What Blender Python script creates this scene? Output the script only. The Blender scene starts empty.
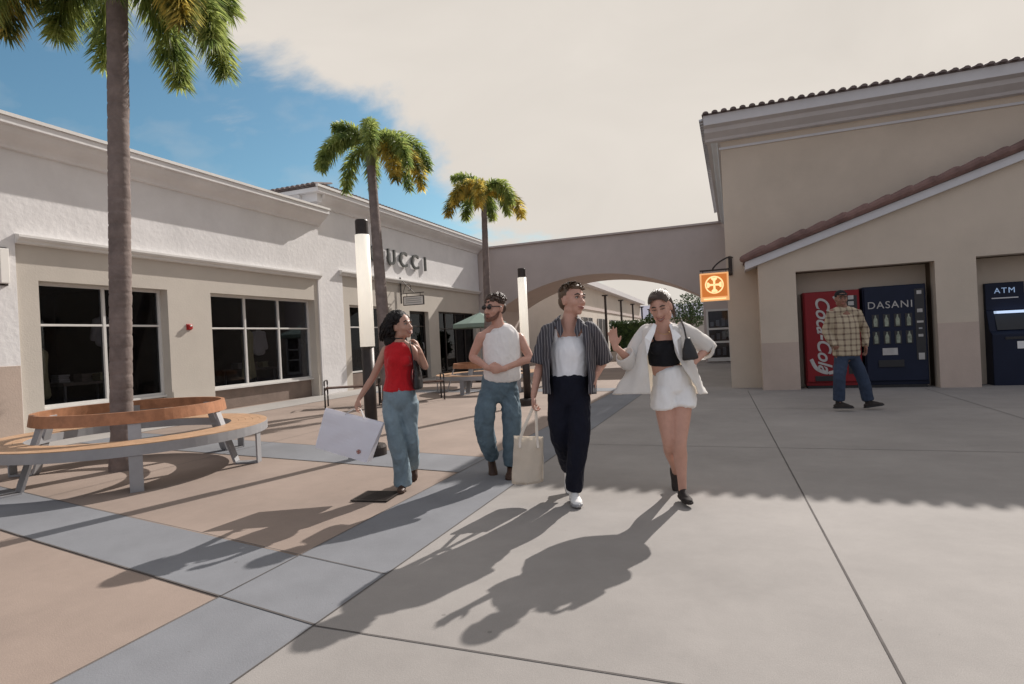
import bpy, bmesh, math, random
from mathutils import Vector, Matrix, noise
import numpy as np
random.seed(7)
rad = math.radians
sc = bpy.context.scene
COL = sc.collection
V = Vector
# ------------------------------------------------------------------ camera
FPX = 585.0; CH = 1.32
ROLL, PITCH, YAW = rad(2.8), rad(-0.15), rad(20.8)
_B = Matrix.Rotation(YAW, 3, 'Z') @ Matrix.Rotation(PITCH, 3, 'X')
_r, CF, _u = _B @ V((1, 0, 0)), _B @ V((0, 1, 0)), _B @ V((0, 0, 1))
CR = _r * math.cos(ROLL) - _u * math.sin(ROLL)
CU = _u * math.cos(ROLL) + _r * math.sin(ROLL)
CP = V((0, 0, CH))
def at(px, py, depth):
    """point seen at a pixel, at a given distance along the view axis"""
    return CP + (CF + CR * ((px - 512) / FPX) + CU * ((342 - py) / FPX)) * depth
def ground(px, py, z=0.0):
    d = CF + CR * ((px - 512) / FPX) + CU * ((342 - py) / FPX)
    return CP + d * ((z - CH) / d.z)
cam = bpy.data.cameras.new('camera'); cam.sensor_width = 36; cam.lens = FPX / 1024 * 36
cam.clip_start = 0.05; cam.clip_end = 3000
co = bpy.data.objects.new('camera', cam); COL.objects.link(co); sc.camera = co
M = Matrix.Identity(4)
for i in range(3):
    M[i][0], M[i][1], M[i][2], M[i][3] = CR[i], CU[i], -CF[i], CP[i]
co.matrix_world = M
# ------------------------------------------------------------------ materials
def lin(c):
    return tuple(((x / 255) / 12.92 if x / 255 <= 0.04045 else ((x / 255 + 0.055) / 1.055) ** 2.4) for x in c)
def newmat(name):
    m = bpy.data.materials.new(name); m.use_nodes = True
    nt = m.node_tree; b = nt.nodes['Principled BSDF']
    return m, nt, b
def N(nt, t, **k):
    n = nt.nodes.new(t)
    for a, v in k.items():
        if hasattr(n, a): setattr(n, a, v)
        else: n.inputs[a].default_value = v
    return n
def mat(name, col, rough=0.7, var=0.12, scale=3.0, bump=0.0, bscale=60.0, metal=0.0, spec=0.3, stain=0.0, sscale=0.6, col2=None, sheen=0, detail=6):
    """base colour mottled by noise (true colour variation of the thing) and a bump"""
    m, nt, b = newmat(name)
    tc = N(nt, 'ShaderNodeTexCoord')
    n1 = N(nt, 'ShaderNodeTexNoise'); n1.inputs['Scale'].default_value = scale; n1.inputs['Detail'].default_value = detail; n1.inputs['Roughness'].default_value = 0.65
    nt.links.new(tc.outputs['Object'], n1.inputs['Vector'])
    mx = N(nt, 'ShaderNodeMix', data_type='RGBA')
    a = tuple(c * (1 - var) for c in col[:3]); c2 = col2 or tuple(min(1, c * (1 + var)) for c in col[:3])
    mx.inputs[6].default_value = (*a, 1); mx.inputs[7].default_value = (*c2, 1)
    rr = N(nt, 'ShaderNodeMapRange'); rr.inputs[1].default_value = 0.3; rr.inputs[2].default_value = 0.7
    nt.links.new(n1.outputs['Fac'], rr.inputs[0]); nt.links.new(rr.outputs[0], mx.inputs[0])
    out = mx.outputs[2]
    if stain:
        n2 = N(nt, 'ShaderNodeTexNoise'); n2.inputs['Scale'].default_value = sscale; n2.inputs['Detail'].default_value = 8; n2.inputs['Roughness'].default_value = 0.7
        nt.links.new(tc.outputs['Object'], n2.inputs['Vector'])
        r2 = N(nt, 'ShaderNodeMapRange'); r2.inputs[1].default_value = 0.45; r2.inputs[2].default_value = 0.75; r2.inputs[4].default_value = stain
        nt.links.new(n2.outputs['Fac'], r2.inputs[0])
        m2 = N(nt, 'ShaderNodeMix', data_type='RGBA'); m2.inputs[7].default_value = (*(c * 0.45 for c in col[:3]), 1)
        nt.links.new(out, m2.inputs[6]); nt.links.new(r2.outputs[0], m2.inputs[0]); out = m2.outputs[2]
    nt.links.new(out, b.inputs['Base Color'])
    b.inputs['Roughness'].default_value = rough; b.inputs['Metallic'].default_value = metal
    b.inputs['Specular IOR Level'].default_value = spec
    if sheen: b.inputs['Sheen Weight'].default_value = sheen
    if bump:
        n3 = N(nt, 'ShaderNodeTexNoise'); n3.inputs['Scale'].default_value = bscale; n3.inputs['Detail'].default_value = 5
        nt.links.new(tc.outputs['Object'], n3.inputs['Vector'])
        bp = N(nt, 'ShaderNodeBump'); bp.inputs['Strength'].default_value = bump; bp.inputs['Distance'].default_value = 0.02
        nt.links.new(n3.outputs['Fac'], bp.inputs['Height']); nt.links.new(bp.outputs['Normal'], b.inputs['Normal'])
    return m
def add_spots(m, amount=.35):
    nt = m.node_tree; b = nt.nodes['Principled BSDF']; src = b.inputs['Base Color'].links[0].from_socket
    tc = N(nt, 'ShaderNodeTexCoord'); out = src
    for sc_, r_, am, thr in ((3.1, .035, amount, .55), (9.0, .05, amount * .6, .6)):
        vo = N(nt, 'ShaderNodeTexVoronoi'); vo.inputs['Scale'].default_value = sc_; nt.links.new(tc.outputs['Object'], vo.inputs['Vector'])
        lt = N(nt, 'ShaderNodeMath', operation='LESS_THAN'); lt.inputs[1].default_value = r_; nt.links.new(vo.outputs['Distance'], lt.inputs[0])
        sp = N(nt, 'ShaderNodeSeparateColor'); nt.links.new(vo.outputs['Color'], sp.inputs[0]); g = N(nt, 'ShaderNodeMath', operation='GREATER_THAN'); g.inputs[1].default_value = thr; nt.links.new(sp.outputs[0], g.inputs[0])
        mu = N(nt, 'ShaderNodeMath', operation='MULTIPLY'); nt.links.new(lt.outputs[0], mu.inputs[0]); nt.links.new(g.outputs[0], mu.inputs[1]); m2 = N(nt, 'ShaderNodeMath', operation='MULTIPLY'); m2.inputs[1].default_value = am; nt.links.new(mu.outputs[0], m2.inputs[0])
        mx = N(nt, 'ShaderNodeMix', data_type='RGBA'); mx.inputs[7].default_value = (.07, .065, .06, 1); nt.links.new(out, mx.inputs[6]); nt.links.new(m2.outputs[0], mx.inputs[0]); out = mx.outputs[2]
    n1 = N(nt, 'ShaderNodeTexNoise'); n1.inputs['Scale'].default_value = 240; n1.inputs['Detail'].default_value = 2; nt.links.new(tc.outputs['Object'], n1.inputs['Vector'])
    n2 = N(nt, 'ShaderNodeTexNoise'); n2.inputs['Scale'].default_value = .33; n2.inputs['Detail'].default_value = 7; n2.inputs['Roughness'].default_value = .75; nt.links.new(tc.outputs['Object'], n2.inputs['Vector'])
    for nn, lo, hi in ((n1, .86, 1.14), (n2, .84, 1.16)):
        mr = N(nt, 'ShaderNodeMapRange'); mr.inputs[1].default_value = .3; mr.inputs[2].default_value = .7; mr.inputs[3].default_value = lo; mr.inputs[4].default_value = hi; nt.links.new(nn.outputs['Fac'], mr.inputs[0])
        vm = N(nt, 'ShaderNodeVectorMath', operation='SCALE'); nt.links.new(out, vm.inputs[0]); nt.links.new(mr.outputs[0], vm.inputs['Scale']); out = vm.outputs[0]
    nt.links.new(out, b.inputs['Base Color'])
def emis(name, col, st):
    m, nt, b = newmat(name)
    b.inputs['Base Color'].default_value = (*col, 1); b.inputs['Emission Color'].default_value = (*col, 1); b.inputs['Emission Strength'].default_value = st
    return m
MT = dict(
 stucco_white=mat('white_stucco', (.76, .74, .73), .9, .06, 1.2, .38, 9, stain=.12, sscale=.7),
 stucco_beige=mat('beige_stucco', (.57, .52, .455), .9, .05, .8, .15, 40, stain=.15, sscale=.5),
 stucco_tan=mat('tan_stucco', (.56, .475, .385), .9, .06, .7, .15, 40, stain=.2, sscale=.4),
 stucco_grey=mat('greige_stucco', (.53, .455, .42), .9, .05, .7, .15, 40, stain=.2, sscale=.4),
 stucco_pink=mat('pinkish_base_stucco', (.50, .40, .335), .9, .06, 1.5, .15, 40, stain=.2),
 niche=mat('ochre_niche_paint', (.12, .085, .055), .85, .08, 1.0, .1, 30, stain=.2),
 trim=mat('white_trim_paint', (.72, .70, .67), .6, .04, 2, .05, 30, stain=.15, sscale=1.2),
 trim_cool=mat('pale_grey_trim_paint', (.60, .59, .60), .6, .04, 2, .05, 30, stain=.15),
 brown_stone=mat('brown_stone_panel', (.23, .175, .145), .6, .15, 3, .2, 30, stain=.3, sscale=2),
 tile=mat('terracotta_roof_tile', (.19, .115, .10), .8, .4, 2.5, .3, 30),
 tile_dark=mat('dark_roof_tile', (.16, .125, .12), .8, .3, 2.5, .3, 30),
 frame=mat('white_window_frame', (.66, .64, .61), .45, .04, 3),
 dark_metal=mat('dark_bronze_metal', (.045, .036, .032), .45, .2, 6, .05, 60, metal=.4),
 letter=mat('grey_letter_metal', (.12, .125, .12), .4, .1, 6, metal=.5),
 acrylic=mat('white_acrylic_tube', (.86, .83, .78), .35, .02, 3, spec=.4),
 steel=mat('grey_painted_steel', (.34, .34, .35), .5, .08, 4, .05, 80, metal=.3, stain=.2, sscale=3),
 wood=mat('warm_wood_slats', (.36, .17, .09), .5, .25, 9, .1, 50),

 dark_wood=mat('dark_stained_slats', (.10, .055, .04), .5, .25, 9, .1, 50),
 wood_pale=mat('worn_seat_wood', (.42, .26, .155), .5, .2, 9, .1, 50),
 concrete=mat('pale_warm_concrete', (.285, .265, .25), .85, .06, .9, .08, 120, stain=.22, sscale=.5),
 concrete_sunlit=mat('sunlit_walk_concrete', (.34, .32, .30), .85, .05, .9, .06, 120, stain=.15),  # walk along the shops; sunlight on it is put into the paler colour
 pink=mat('pink_tan_concrete', (.275, .215, .18), .85, .07, 1.1, .1, 120, stain=.25, sscale=.45),
 band=mat('blue_grey_concrete', (.185, .19, .205), .85, .06, 1.3, .1, 120, stain=.2, sscale=.7),
 joint=mat('paving_joint_dirt', (.10, .09, .085), .95, .3, 4),
 trunk=mat('palm_trunk_bark', (.20, .16, .145), .9, .3, 5, .3, 25, stain=.3, sscale=4),
 shaft=mat('palm_crownshaft', (.16, .17, .08), .6, .25, 5),
 green_canvas=mat('green_canvas', (.20, .27, .23), .8, .05, 3),
 black=mat('black_leather', (.012, .011, .012), .4, .2, 8, .05, 80, spec=.5),
 interior=mat('shop_interior', (.11, .085, .075), .8, .2, 1),
 interior_light=mat('shop_fittings', (.30, .25, .21), .8, .2, 2),
 red_plastic=mat('red_plastic', (.42, .03, .03), .35, .05, 3),
 navy_metal=mat('navy_machine_paint', (.008, .012, .030), .55, .15, 2, spec=.25),
 red_metal=mat('red_machine_paint', (.20, .008, .012), .5, .12, 2, spec=.3),
 white_paint=mat('white_marking_paint', (.75, .74, .72), .5, .04, 4),
 print_faded=mat('faded_machine_print', (.42, .40, .38), .6, .15, 8),
 bottle=mat('bottle_picture', (.24, .26, .20), .4, .5, 14),
 skin_a=mat('tan_skin', (.46, .26, .19), .5, .08, 14, .03, 200, spec=.35),
 skin_b=mat('fair_skin', (.55, .31, .235), .5, .08, 14, .03, 200, spec=.35),
 skin_c=mat('brown_skin', (.26, .13, .09), .5, .08, 14, .03, 200, spec=.35),
 hair_black=mat('black_hair', (.012, .009, .009), .6, .3, 30, .3, 120, spec=.25),
 hair_brown=mat('brown_hair', (.06, .034, .022), .45, .35, 30, .3, 120, spec=.5),
 hair_light=mat('light_brown_hair', (.12, .075, .045), .45, .35, 30, .3, 120, spec=.5),
 red_knit=mat('red_knit', (.50, .006, .012), .8, .08, 20, 0.25, 12, sheen=.2),
 denim_light=mat('washed_light_denim', (.20, .265, .305), .85, .28, 5, 0.5, 11),
 denim_mid=mat('mid_blue_denim', (.11, .16, .195), .85, .32, 5, 0.55, 11),
 denim_dark=mat('dark_denim', (.035, .05, .085), .85, .25, 5, 0.7, 15),
 white_knit=mat('cream_white_knit', (.82, .78, .75), .9, .04, 20, .15, 40),
 white_tank=mat('white_ribbed_cotton', (.88, .88, .90), .9, .03, 20, 0.25, 10),
 navy_cloth=mat('navy_trouser_cloth', (.006, .007, .016), .9, .2, 8, 0.5, 10),
 white_linen=mat('white_linen', (.88, .87, .86), .85, .04, 10, 0.3, 9),
 black_cloth=mat('black_cloth', (.010, .010, .013), .85, .2, 8, .05, 150),
 canvas=mat('natural_canvas', (.78, .70, .60), .9, .06, 12, 0.6, 16),
 paper=mat('white_bag_paper', (.84, .83, .90), .7, .03, 5, .03, 40),
 brown_leather=mat('brown_leather', (.055, .028, .018), .5, .2, 10),
 white_shoe=mat('white_canvas_shoe', (.75, .74, .72), .7, .05, 10),
 dark_shoe=mat('black_suede_shoe', (.035, .028, .025), .8, .3, 14),
 lips=mat('lips', (.36, .15, .12), .4, .05, 10),
 teeth=mat('teeth', (.5, .47, .44), .3, .02, 10),
 gold=mat('gold_chain', (.6, .4, .15), .3, .1, 10, metal=1),
 yellow_cloth=mat('pale_yellow_cloth', (.62, .58, .34), .85, .08, 6),
 white_cloth=mat('white_shop_cloth', (.7, .68, .66), .85, .08, 6),
 haze_blue=mat('haze_tinted_roofing', (.22, .22, .30), .8, .1, 2),  # tile roof; distance haze is put into its blue grey colour
)
for k_ in ('concrete', 'concrete_sunlit', 'pink', 'band'): add_spots(MT[k_])
def sign_orange():
    return emis('backlit_orange_panel', (.62, .18, .03), .42)
def leaf_mat(name, c1, c2, trans=.5):
    m, nt, b = newmat(name)
    tc = N(nt, 'ShaderNodeTexCoord'); n1 = N(nt, 'ShaderNodeTexNoise'); n1.inputs['Scale'].default_value = 4
    nt.links.new(tc.outputs['Object'], n1.inputs['Vector'])
    mx = N(nt, 'ShaderNodeMix', data_type='RGBA'); mx.inputs[6].default_value = (*c1, 1); mx.inputs[7].default_value = (*c2, 1)
    rr = N(nt, 'ShaderNodeMapRange'); rr.inputs[1].default_value = .35; rr.inputs[2].default_value = .65
    nt.links.new(n1.outputs['Fac'], rr.inputs[0]); nt.links.new(rr.outputs[0], mx.inputs[0]); nt.links.new(mx.outputs[2], b.inputs['Base Color'])
    b.inputs['Roughness'].default_value = .5; b.inputs['Specular IOR Level'].default_value = .3
    tr = N(nt, 'ShaderNodeBsdfTranslucent'); nt.links.new(mx.outputs[2], tr.inputs['Color'])
    ms = N(nt, 'ShaderNodeMixShader'); ms.inputs[0].default_value = trans
    nt.links.new(b.outputs[0], ms.inputs[1]); nt.links.new(tr.outputs[0], ms.inputs[2]); nt.links.new(ms.outputs[0], nt.nodes['Material Output'].inputs[0])
    return m
def _x(m, k):
    nt = m.node_tree; t = next(n for n in nt.nodes if n.type == 'BSDF_TRANSLUCENT'); src = t.inputs['Color'].links[0].from_socket
    vm = N(nt, 'ShaderNodeVectorMath', operation='SCALE'); nt.links.new(src, vm.inputs[0]); vm.inputs['Scale'].default_value = k; nt.links.new(vm.outputs[0], t.inputs['Color']); return m
MT['leaf'] = leaf_mat('palm_leaf_green', (.09, .13, .04), (.26, .29, .09))
MT['leaf_dry'] = leaf_mat('palm_leaf_yellowing', (.09, .11, .035), (.66, .52, .13), .6)
_x(MT['leaf'], 2.2); _x(MT['leaf_dry'], 1.4)
MT['hedge'] = leaf_mat('hedge_leaf', (.02, .045, .012), (.06, .10, .025), .2)
def cloth_trans(name, base, t):
    m = MT[base].copy(); m.name = name; nt = m.node_tree
    b = nt.nodes['Principled BSDF']; tr = nt.nodes.new('ShaderNodeBsdfTranslucent')
    tr.inputs['Color'].default_value = (.9, .84, .74, 1)
    ms = nt.nodes.new('ShaderNodeMixShader'); ms.inputs[0].default_value = t
    nt.links.new(b.outputs[0], ms.inputs[1]); nt.links.new(tr.outputs[0], ms.inputs[2]); nt.links.new(ms.outputs[0], nt.nodes['Material Output'].inputs[0])
    MT[name] = m
cloth_trans('thin_white_linen', 'white_linen', .4)
cloth_trans('thin_canvas', 'canvas', .35)
cloth_trans('thin_paper', 'paper', .2)
def glass_mat():
    m, nt, b = newmat('dark_shop_glass')
    g = N(nt, 'ShaderNodeBsdfGlossy'); g.inputs['Roughness'].default_value = .02; g.inputs['Color'].default_value = (.8, .85, .9, 1)
    t = N(nt, 'ShaderNodeBsdfTransparent'); t.inputs['Color'].default_value = (.66, .66, .68, 1)
    fr = N(nt, 'ShaderNodeFresnel'); fr.inputs['IOR'].default_value = 1.3
    ms = N(nt, 'ShaderNodeMixShader'); nt.links.new(fr.outputs[0], ms.inputs[0]); nt.links.new(t.outputs[0], ms.inputs[1]); nt.links.new(g.outputs[0], ms.inputs[2])
    nt.links.new(ms.outputs[0], nt.nodes['Material Output'].inputs[0]); return m
MT['glass'] = glass_mat()
def tube_mat():
    m, nt, b = newmat('white_acrylic_diffuser'); b.inputs['Base Color'].default_value = (.85, .82, .76, 1); b.inputs['Roughness'].default_value = .4
    b.inputs['Emission Color'].default_value = (1, .95, .86, 1); b.inputs['Emission Strength'].default_value = .32
    tr = N(nt, 'ShaderNodeBsdfTranslucent'); tr.inputs['Color'].default_value = (.95, .92, .86, 1); ms = N(nt, 'ShaderNodeMixShader'); ms.inputs[0].default_value = .5
    nt.links.new(b.outputs[0], ms.inputs[1]); nt.links.new(tr.outputs[0], ms.inputs[2]); nt.links.new(ms.outputs[0], nt.nodes['Material Output'].inputs[0]); return m
MT['lamp_acrylic'] = tube_mat()
def stripes(name, base, line, period, width, axis=0, base2=None, zperiod=0, rough=.8):
    """pinstripe or plaid woven in object space"""
    m, nt, b = newmat(name)
    tc = N(nt, 'ShaderNodeTexCoord'); sp = N(nt, 'ShaderNodeSeparateXYZ'); nt.links.new(tc.outputs['Object'], sp.inputs[0])
    nz = N(nt, 'ShaderNodeTexNoise'); nz.inputs['Scale'].default_value = 5; nt.links.new(tc.outputs['Object'], nz.inputs['Vector'])
    def line_mask(out, per, w):
        a = N(nt, 'ShaderNodeMath', operation='MULTIPLY_ADD'); a.inputs[1].default_value = .03; nt.links.new(nz.outputs['Fac'], a.inputs[0]); nt.links.new(out, a.inputs[2])
        p = N(nt, 'ShaderNodeMath', operation='PINGPONG'); p.inputs[1].default_value = per / 2; nt.links.new(a.outputs[0], p.inputs[0])
        l = N(nt, 'ShaderNodeMath', operation='LESS_THAN'); l.inputs[1].default_value = w / 2; nt.links.new(p.outputs[0], l.inputs[0]); return l.outputs[0]
    mx = N(nt, 'ShaderNodeMix', data_type='RGBA'); mx.inputs[6].default_value = (*base, 1); mx.inputs[7].default_value = (*line, 1)
    f = line_mask(sp.outputs[axis], period, width)
    if zperiod:
        g = line_mask(sp.outputs[2], zperiod, width)
        ad = N(nt, 'ShaderNodeMath', operation='ADD'); nt.links.new(f, ad.inputs[0]); nt.links.new(g, ad.inputs[1])
        ml = N(nt, 'ShaderNodeMath', operation='MULTIPLY'); ml.inputs[1].default_value = .5; nt.links.new(ad.outputs[0], ml.inputs[0]); f = ml.outputs[0]
    nt.links.new(f, mx.inputs[0]); nt.links.new(mx.outputs[2], b.inputs['Base Color']); b.inputs['Roughness'].default_value = rough
    return m
MT['pinstripe'] = stripes('charcoal_pinstripe_cloth', (.045, .042, .052), (.20, .19, .20), .021, .005)
MT['plaid'] = stripes('mustard_plaid_flannel', (.44, .36, .25), (.13, .085, .06), .085, .026, zperiod=.085)
# ------------------------------------------------------------------ mesh helpers
def box(bm, x0, x1, y0, y1, z0, z1):
    if x0 > x1: x0, x1 = x1, x0
    if y0 > y1: y0, y1 = y1, y0
    if z0 > z1: z0, z1 = z1, z0
    v = [bm.verts.new((x, y, z)) for x in (x0, x1) for y in (y0, y1) for z in (z0, z1)]
    for f in ((0, 1, 3, 2), (4, 6, 7, 5), (0, 4, 5, 1), (2, 3, 7, 6), (0, 2, 6, 4), (1, 5, 7, 3)):
        bm.faces.new([v[i] for i in f])
def prism(bm, poly, d):
    """closed polygon (list of points) pushed along vector d"""
    d = V(d); a = [bm.verts.new(V(p)) for p in poly]; b = [bm.verts.new(V(p) + d) for p in poly]; n = len(a)
    bm.faces.new(a); bm.faces.new(b[::-1])
    for i in range(n): bm.faces.new((a[i], b[i], b[(i + 1) % n], a[(i + 1) % n]))
def bar(bm, a, b, w, h=None, ref=(0, 0, 1)):
    a, b = V(a), V(b); h = h or w; t = (b - a).normalized(); ref = V(ref)
    if abs(t.dot(ref)) > .95: ref = V((1, 0, 0))
    s = t.cross(ref).normalized(); u = s.cross(t).normalized()
    prism(bm, [a + s * w / 2 * i + u * h / 2 * j for i, j in ((-1, -1), (1, -1), (1, 1), (-1, 1))], b - a)
def catmull(P, sub):
    out = []
    n = len(P)
    for i in range(n - 1):
        p0, p1, p2, p3 = P[max(i - 1, 0)], P[i], P[i + 1], P[min(i + 2, n - 1)]
        for k in range(sub):
            t = k / sub
            out.append(tuple(.5 * (2 * b + (c - a) * t + (2 * a - 5 * b + 4 * c - d) * t * t + (3 * b - 3 * c + d - a) * t ** 3) for a, b, c, d in zip(p0, p1, p2, p3)))
    out.append(tuple(P[-1])); return out
def tube(bm, pts, rads, ref=(0, 0, 1), n=12, sub=4, caps=True, cap=1.0):
    """tapered tube through the points; a radius may be (rx along ref-perpendicular side, ry)"""
    Q = []
    for p, r in zip(pts, rads):
        rx, ry = r if isinstance(r, (tuple, list)) else (r, r)
        Q.append((p[0], p[1], p[2], rx, ry))
    Q = catmull(Q, sub) if len(Q) > 1 else Q
    P = [V(q[:3]) for q in Q]; rings = []
    ref = V(ref)
    T = []
    for i in range(len(P)):
        T.append((P[min(i + 1, len(P) - 1)] - P[max(i - 1, 0)]).normalized())
    def ring(c, t, rx, ry):
        a = ref - t * ref.dot(t)
        if a.length < 1e-3: a = V((1, 0, 0)) - t * t.x
        a.normalize(); b = t.cross(a)
        return [bm.verts.new(c + a * rx * math.cos(2 * math.pi * k / n) + b * ry * math.sin(2 * math.pi * k / n)) for k in range(n)]
    if caps:
        for f in (.95, .6):
            k = math.sqrt(1 - f * f); rings.append(ring(P[0] - T[0] * min(Q[0][3:]) * f * cap, T[0], Q[0][3] * k, Q[0][4] * k))
    for i, q in enumerate(Q): rings.append(ring(P[i], T[i], q[3], q[4]))
    if caps:
        for f in (.6, .95):
            k = math.sqrt(1 - f * f); rings.append(ring(P[-1] + T[-1] * min(Q[-1][3:]) * f * cap, T[-1], Q[-1][3] * k, Q[-1][4] * k))
    for a, b in zip(rings, rings[1:]):
        for k in range(n): bm.faces.new((a[k], a[(k + 1) % n], b[(k + 1) % n], b[k]))
    if caps: bm.faces.new(rings[0][::-1]); bm.faces.new(rings[-1])
def ell(bm, c, r, ax=None, n=14):
    c = V(c); ax = ax or (V((1, 0, 0)), V((0, 1, 0)), V((0, 0, 1)))
    if not isinstance(r, (tuple, list)): r = (r, r, r)
    top = bm.verts.new(c + ax[2] * r[2]); bot = bm.verts.new(c - ax[2] * r[2]); rings = []
    m = n // 2
    for j in range(1, m):
        ph = math.pi * j / m
        rings.append([bm.verts.new(c + ax[0] * r[0] * math.sin(ph) * math.cos(2 * math.pi * k / n) + ax[1] * r[1] * math.sin(ph) * math.sin(2 * math.pi * k / n) + ax[2] * r[2] * math.cos(ph)) for k in range(n)])
    for k in range(n):
        bm.faces.new((top, rings[0][k], rings[0][(k + 1) % n])); bm.faces.new((bot, rings[-1][(k + 1) % n], rings[-1][k]))
    for a, b in zip(rings, rings[1:]):
        for k in range(n): bm.faces.new((a[k], b[k], b[(k + 1) % n], a[(k + 1) % n]))
def lathe(bm, prof, n=24, c=(0, 0, 0)):
    c = V(c); rings = []
    for r, z in prof: rings.append([bm.verts.new(c + V((max(r, 1e-4) * math.cos(2 * math.pi * k / n), max(r, 1e-4) * math.sin(2 * math.pi * k / n), z))) for k in range(n)])
    for a, b in zip(rings, rings[1:]):
        for k in range(n): bm.faces.new((a[k], a[(k + 1) % n], b[(k + 1) % n], b[k]))
    bm.faces.new(rings[0][::-1]); bm.faces.new(rings[-1])
def local_matrix(o):
    m = Matrix.LocRotScale(o.location, o.rotation_euler, o.scale)
    return local_matrix(o.parent) @ m if o.parent else m
def obj(name, bm, material, parent=None, world=False, smooth=False, bevel=0, subsurf=0, solid=0):
    if world and parent: bm.transform(local_matrix(parent).inverted())
    bmesh.ops.recalc_face_normals(bm, faces=bm.faces)
    me = bpy.data.meshes.new(name); bm.to_mesh(me); bm.free()
    o = bpy.data.objects.new(name, me); COL.objects.link(o)
    for mm in (material if isinstance(material, (list, tuple)) else [material]): me.materials.append(MT[mm] if isinstance(mm, str) else mm)
    if smooth:
        for p in me.polygons: p.use_smooth = True
    if parent: o.parent = parent
    if solid: s = o.modifiers.new('thickness', 'SOLIDIFY'); s.thickness = solid; s.offset = 0
    if subsurf: s = o.modifiers.new('sub', 'SUBSURF'); s.levels = subsurf; s.render_levels = subsurf
    if bevel: s = o.modifiers.new('bev', 'BEVEL'); s.width = bevel; s.segments = 2; s.limit_method = 'ANGLE'
    return o
def merged(name, bm, material, parent, voxel=.008, smooth=4, wrinkle=0, wscale=(8, 8, 8), seed=0, world=True):
    """overlapping closed shapes fused into ONE continuous skin"""
    me = bpy.data.meshes.new('tmp'); bmesh.ops.recalc_face_normals(bm, faces=bm.faces); bm.to_mesh(me); bm.free()
    t = bpy.data.objects.new('tmp', me); COL.objects.link(t)
    r = t.modifiers.new('r', 'REMESH'); r.mode = 'VOXEL'; r.voxel_size = voxel
    s = t.modifiers.new('s', 'SMOOTH'); s.factor = .5; s.iterations = smooth
    dg = bpy.context.evaluated_depsgraph_get(); dg.update()
    m2 = bpy.data.meshes.new_from_object(t.evaluated_get(dg)); bpy.data.objects.remove(t); bpy.data.meshes.remove(me)
    m2.name = name
    b = bmesh.new(); b.from_mesh(m2)
    if wrinkle:
        b.normal_update(); off = V((seed * 7.3, seed * 3.1, seed)); wrinkle *= .9
        for v in b.verts:
            q = V((v.co.x * wscale[0], v.co.y * wscale[1], v.co.z * wscale[2])) + off
            q2 = q + V((noise.noise(q * .7), noise.noise(q * .7 + off), noise.noise(q * .6 - off))) * .9
            w = noise.noise(q * .8); ridge = 1 - abs(noise.noise(q2 * 1.5)) * 3.2; ridge = max(ridge, -.4); r2 = 1 - abs(noise.noise(q2 * 3.1 + off)) * 3.0; r2 = max(r2, -.3)
            v.co += v.normal * wrinkle * (w * .8 + ridge * .45 + r2 * .28 - .3)
    if world and parent: b.transform(local_matrix(parent).inverted())
    b.to_mesh(m2); b.free()
    m2.materials.clear(); m2.materials.append(MT[material] if isinstance(material, str) else material)
    for p in m2.polygons: p.use_smooth = True
    o = bpy.data.objects.new(name, m2); COL.objects.link(o)
    if parent: o.parent = parent
    return o
def tag(o, label=None, cat=None, group=None, kind=None):
    if label: o['label'] = label
    if cat: o['category'] = cat
    if group: o['group'] = group
    if kind: o['kind'] = kind
    return o
def thing(name, label, cat, loc=(0, 0, 0), rz=0, group=None):
    o = bpy.data.objects.new(name, None); o.empty_display_size = .2; COL.objects.link(o)
    o.location = loc; o.rotation_euler = (0, 0, rz); return tag(o, label, cat, group)
def copy_tree(o, parent=None):
    c = o.copy(); COL.objects.link(c); c.parent = parent
    for ch in [x for x in COL.objects if x.parent == o]: copy_tree(ch, c)
    return c
def text(s, size, material, mtx, parent, name='lettering', depth=.004, shear=0, align='CENTER', offset=0, spacing=1.0, bold=0):
    cu = bpy.data.curves.new('t', 'FONT'); cu.body = s; cu.size = size; cu.extrude = depth; cu.shear = shear
    cu.align_x = align; cu.align_y = 'CENTER'; cu.space_character = spacing; cu.offset = bold
    t = bpy.data.objects.new('t', cu); COL.objects.link(t)
    dg = bpy.context.evaluated_depsgraph_get(); dg.update()
    me = bpy.data.meshes.new_from_object(t.evaluated_get(dg)); bpy.data.objects.remove(t)
    me.name = name; me.transform(mtx); me.materials.clear(); me.materials.append(MT[material] if isinstance(material, str) else material)
    if parent: me.transform(local_matrix(parent).inverted())
    o = bpy.data.objects.new(name, me); COL.objects.link(o); o.parent = parent; return o
def basis(x, y, o):
    x, y = V(x).normalized(), V(y).normalized(); z = x.cross(y); m = Matrix.Identity(4)
    for i in range(3): m[i][0], m[i][1], m[i][2], m[i][3] = x[i], y[i], z[i], o[i]
    return m
def B(): return bmesh.new()
# ------------------------------------------------------------------ light, sky
SAZ, SEL = rad(15.0), rad(34.5)          # azimuth clockwise from +Y
sd = V((math.sin(SAZ) * math.cos(SEL), math.cos(SAZ) * math.cos(SEL), math.sin(SEL)))
sl = bpy.data.lights.new('sun', 'SUN'); sl.energy = 3.9; sl.angle = rad(.5); sl.color = (1, .94, .88)
so = bpy.data.objects.new('sun', sl); COL.objects.link(so); so.rotation_euler = (-sd).to_track_quat('-Z', 'Y').to_euler(); so.location = (5, 10, 20)
w = bpy.data.worlds.new('World'); sc.world = w; w.use_nodes = True; nt = w.node_tree
bg = nt.nodes['Background']; bg.inputs[1].default_value = .1
sky = nt.nodes.new('ShaderNodeTexSky'); sky.sky_type = 'NISHITA'; sky.sun_disc = False; sky.sun_elevation = SEL; sky.sun_rotation = SAZ
sky.air_density = 1.0; sky.dust_density = 1.0; sky.ozone_density = 2.0
tc = nt.nodes.new('ShaderNodeTexCoord')
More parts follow.
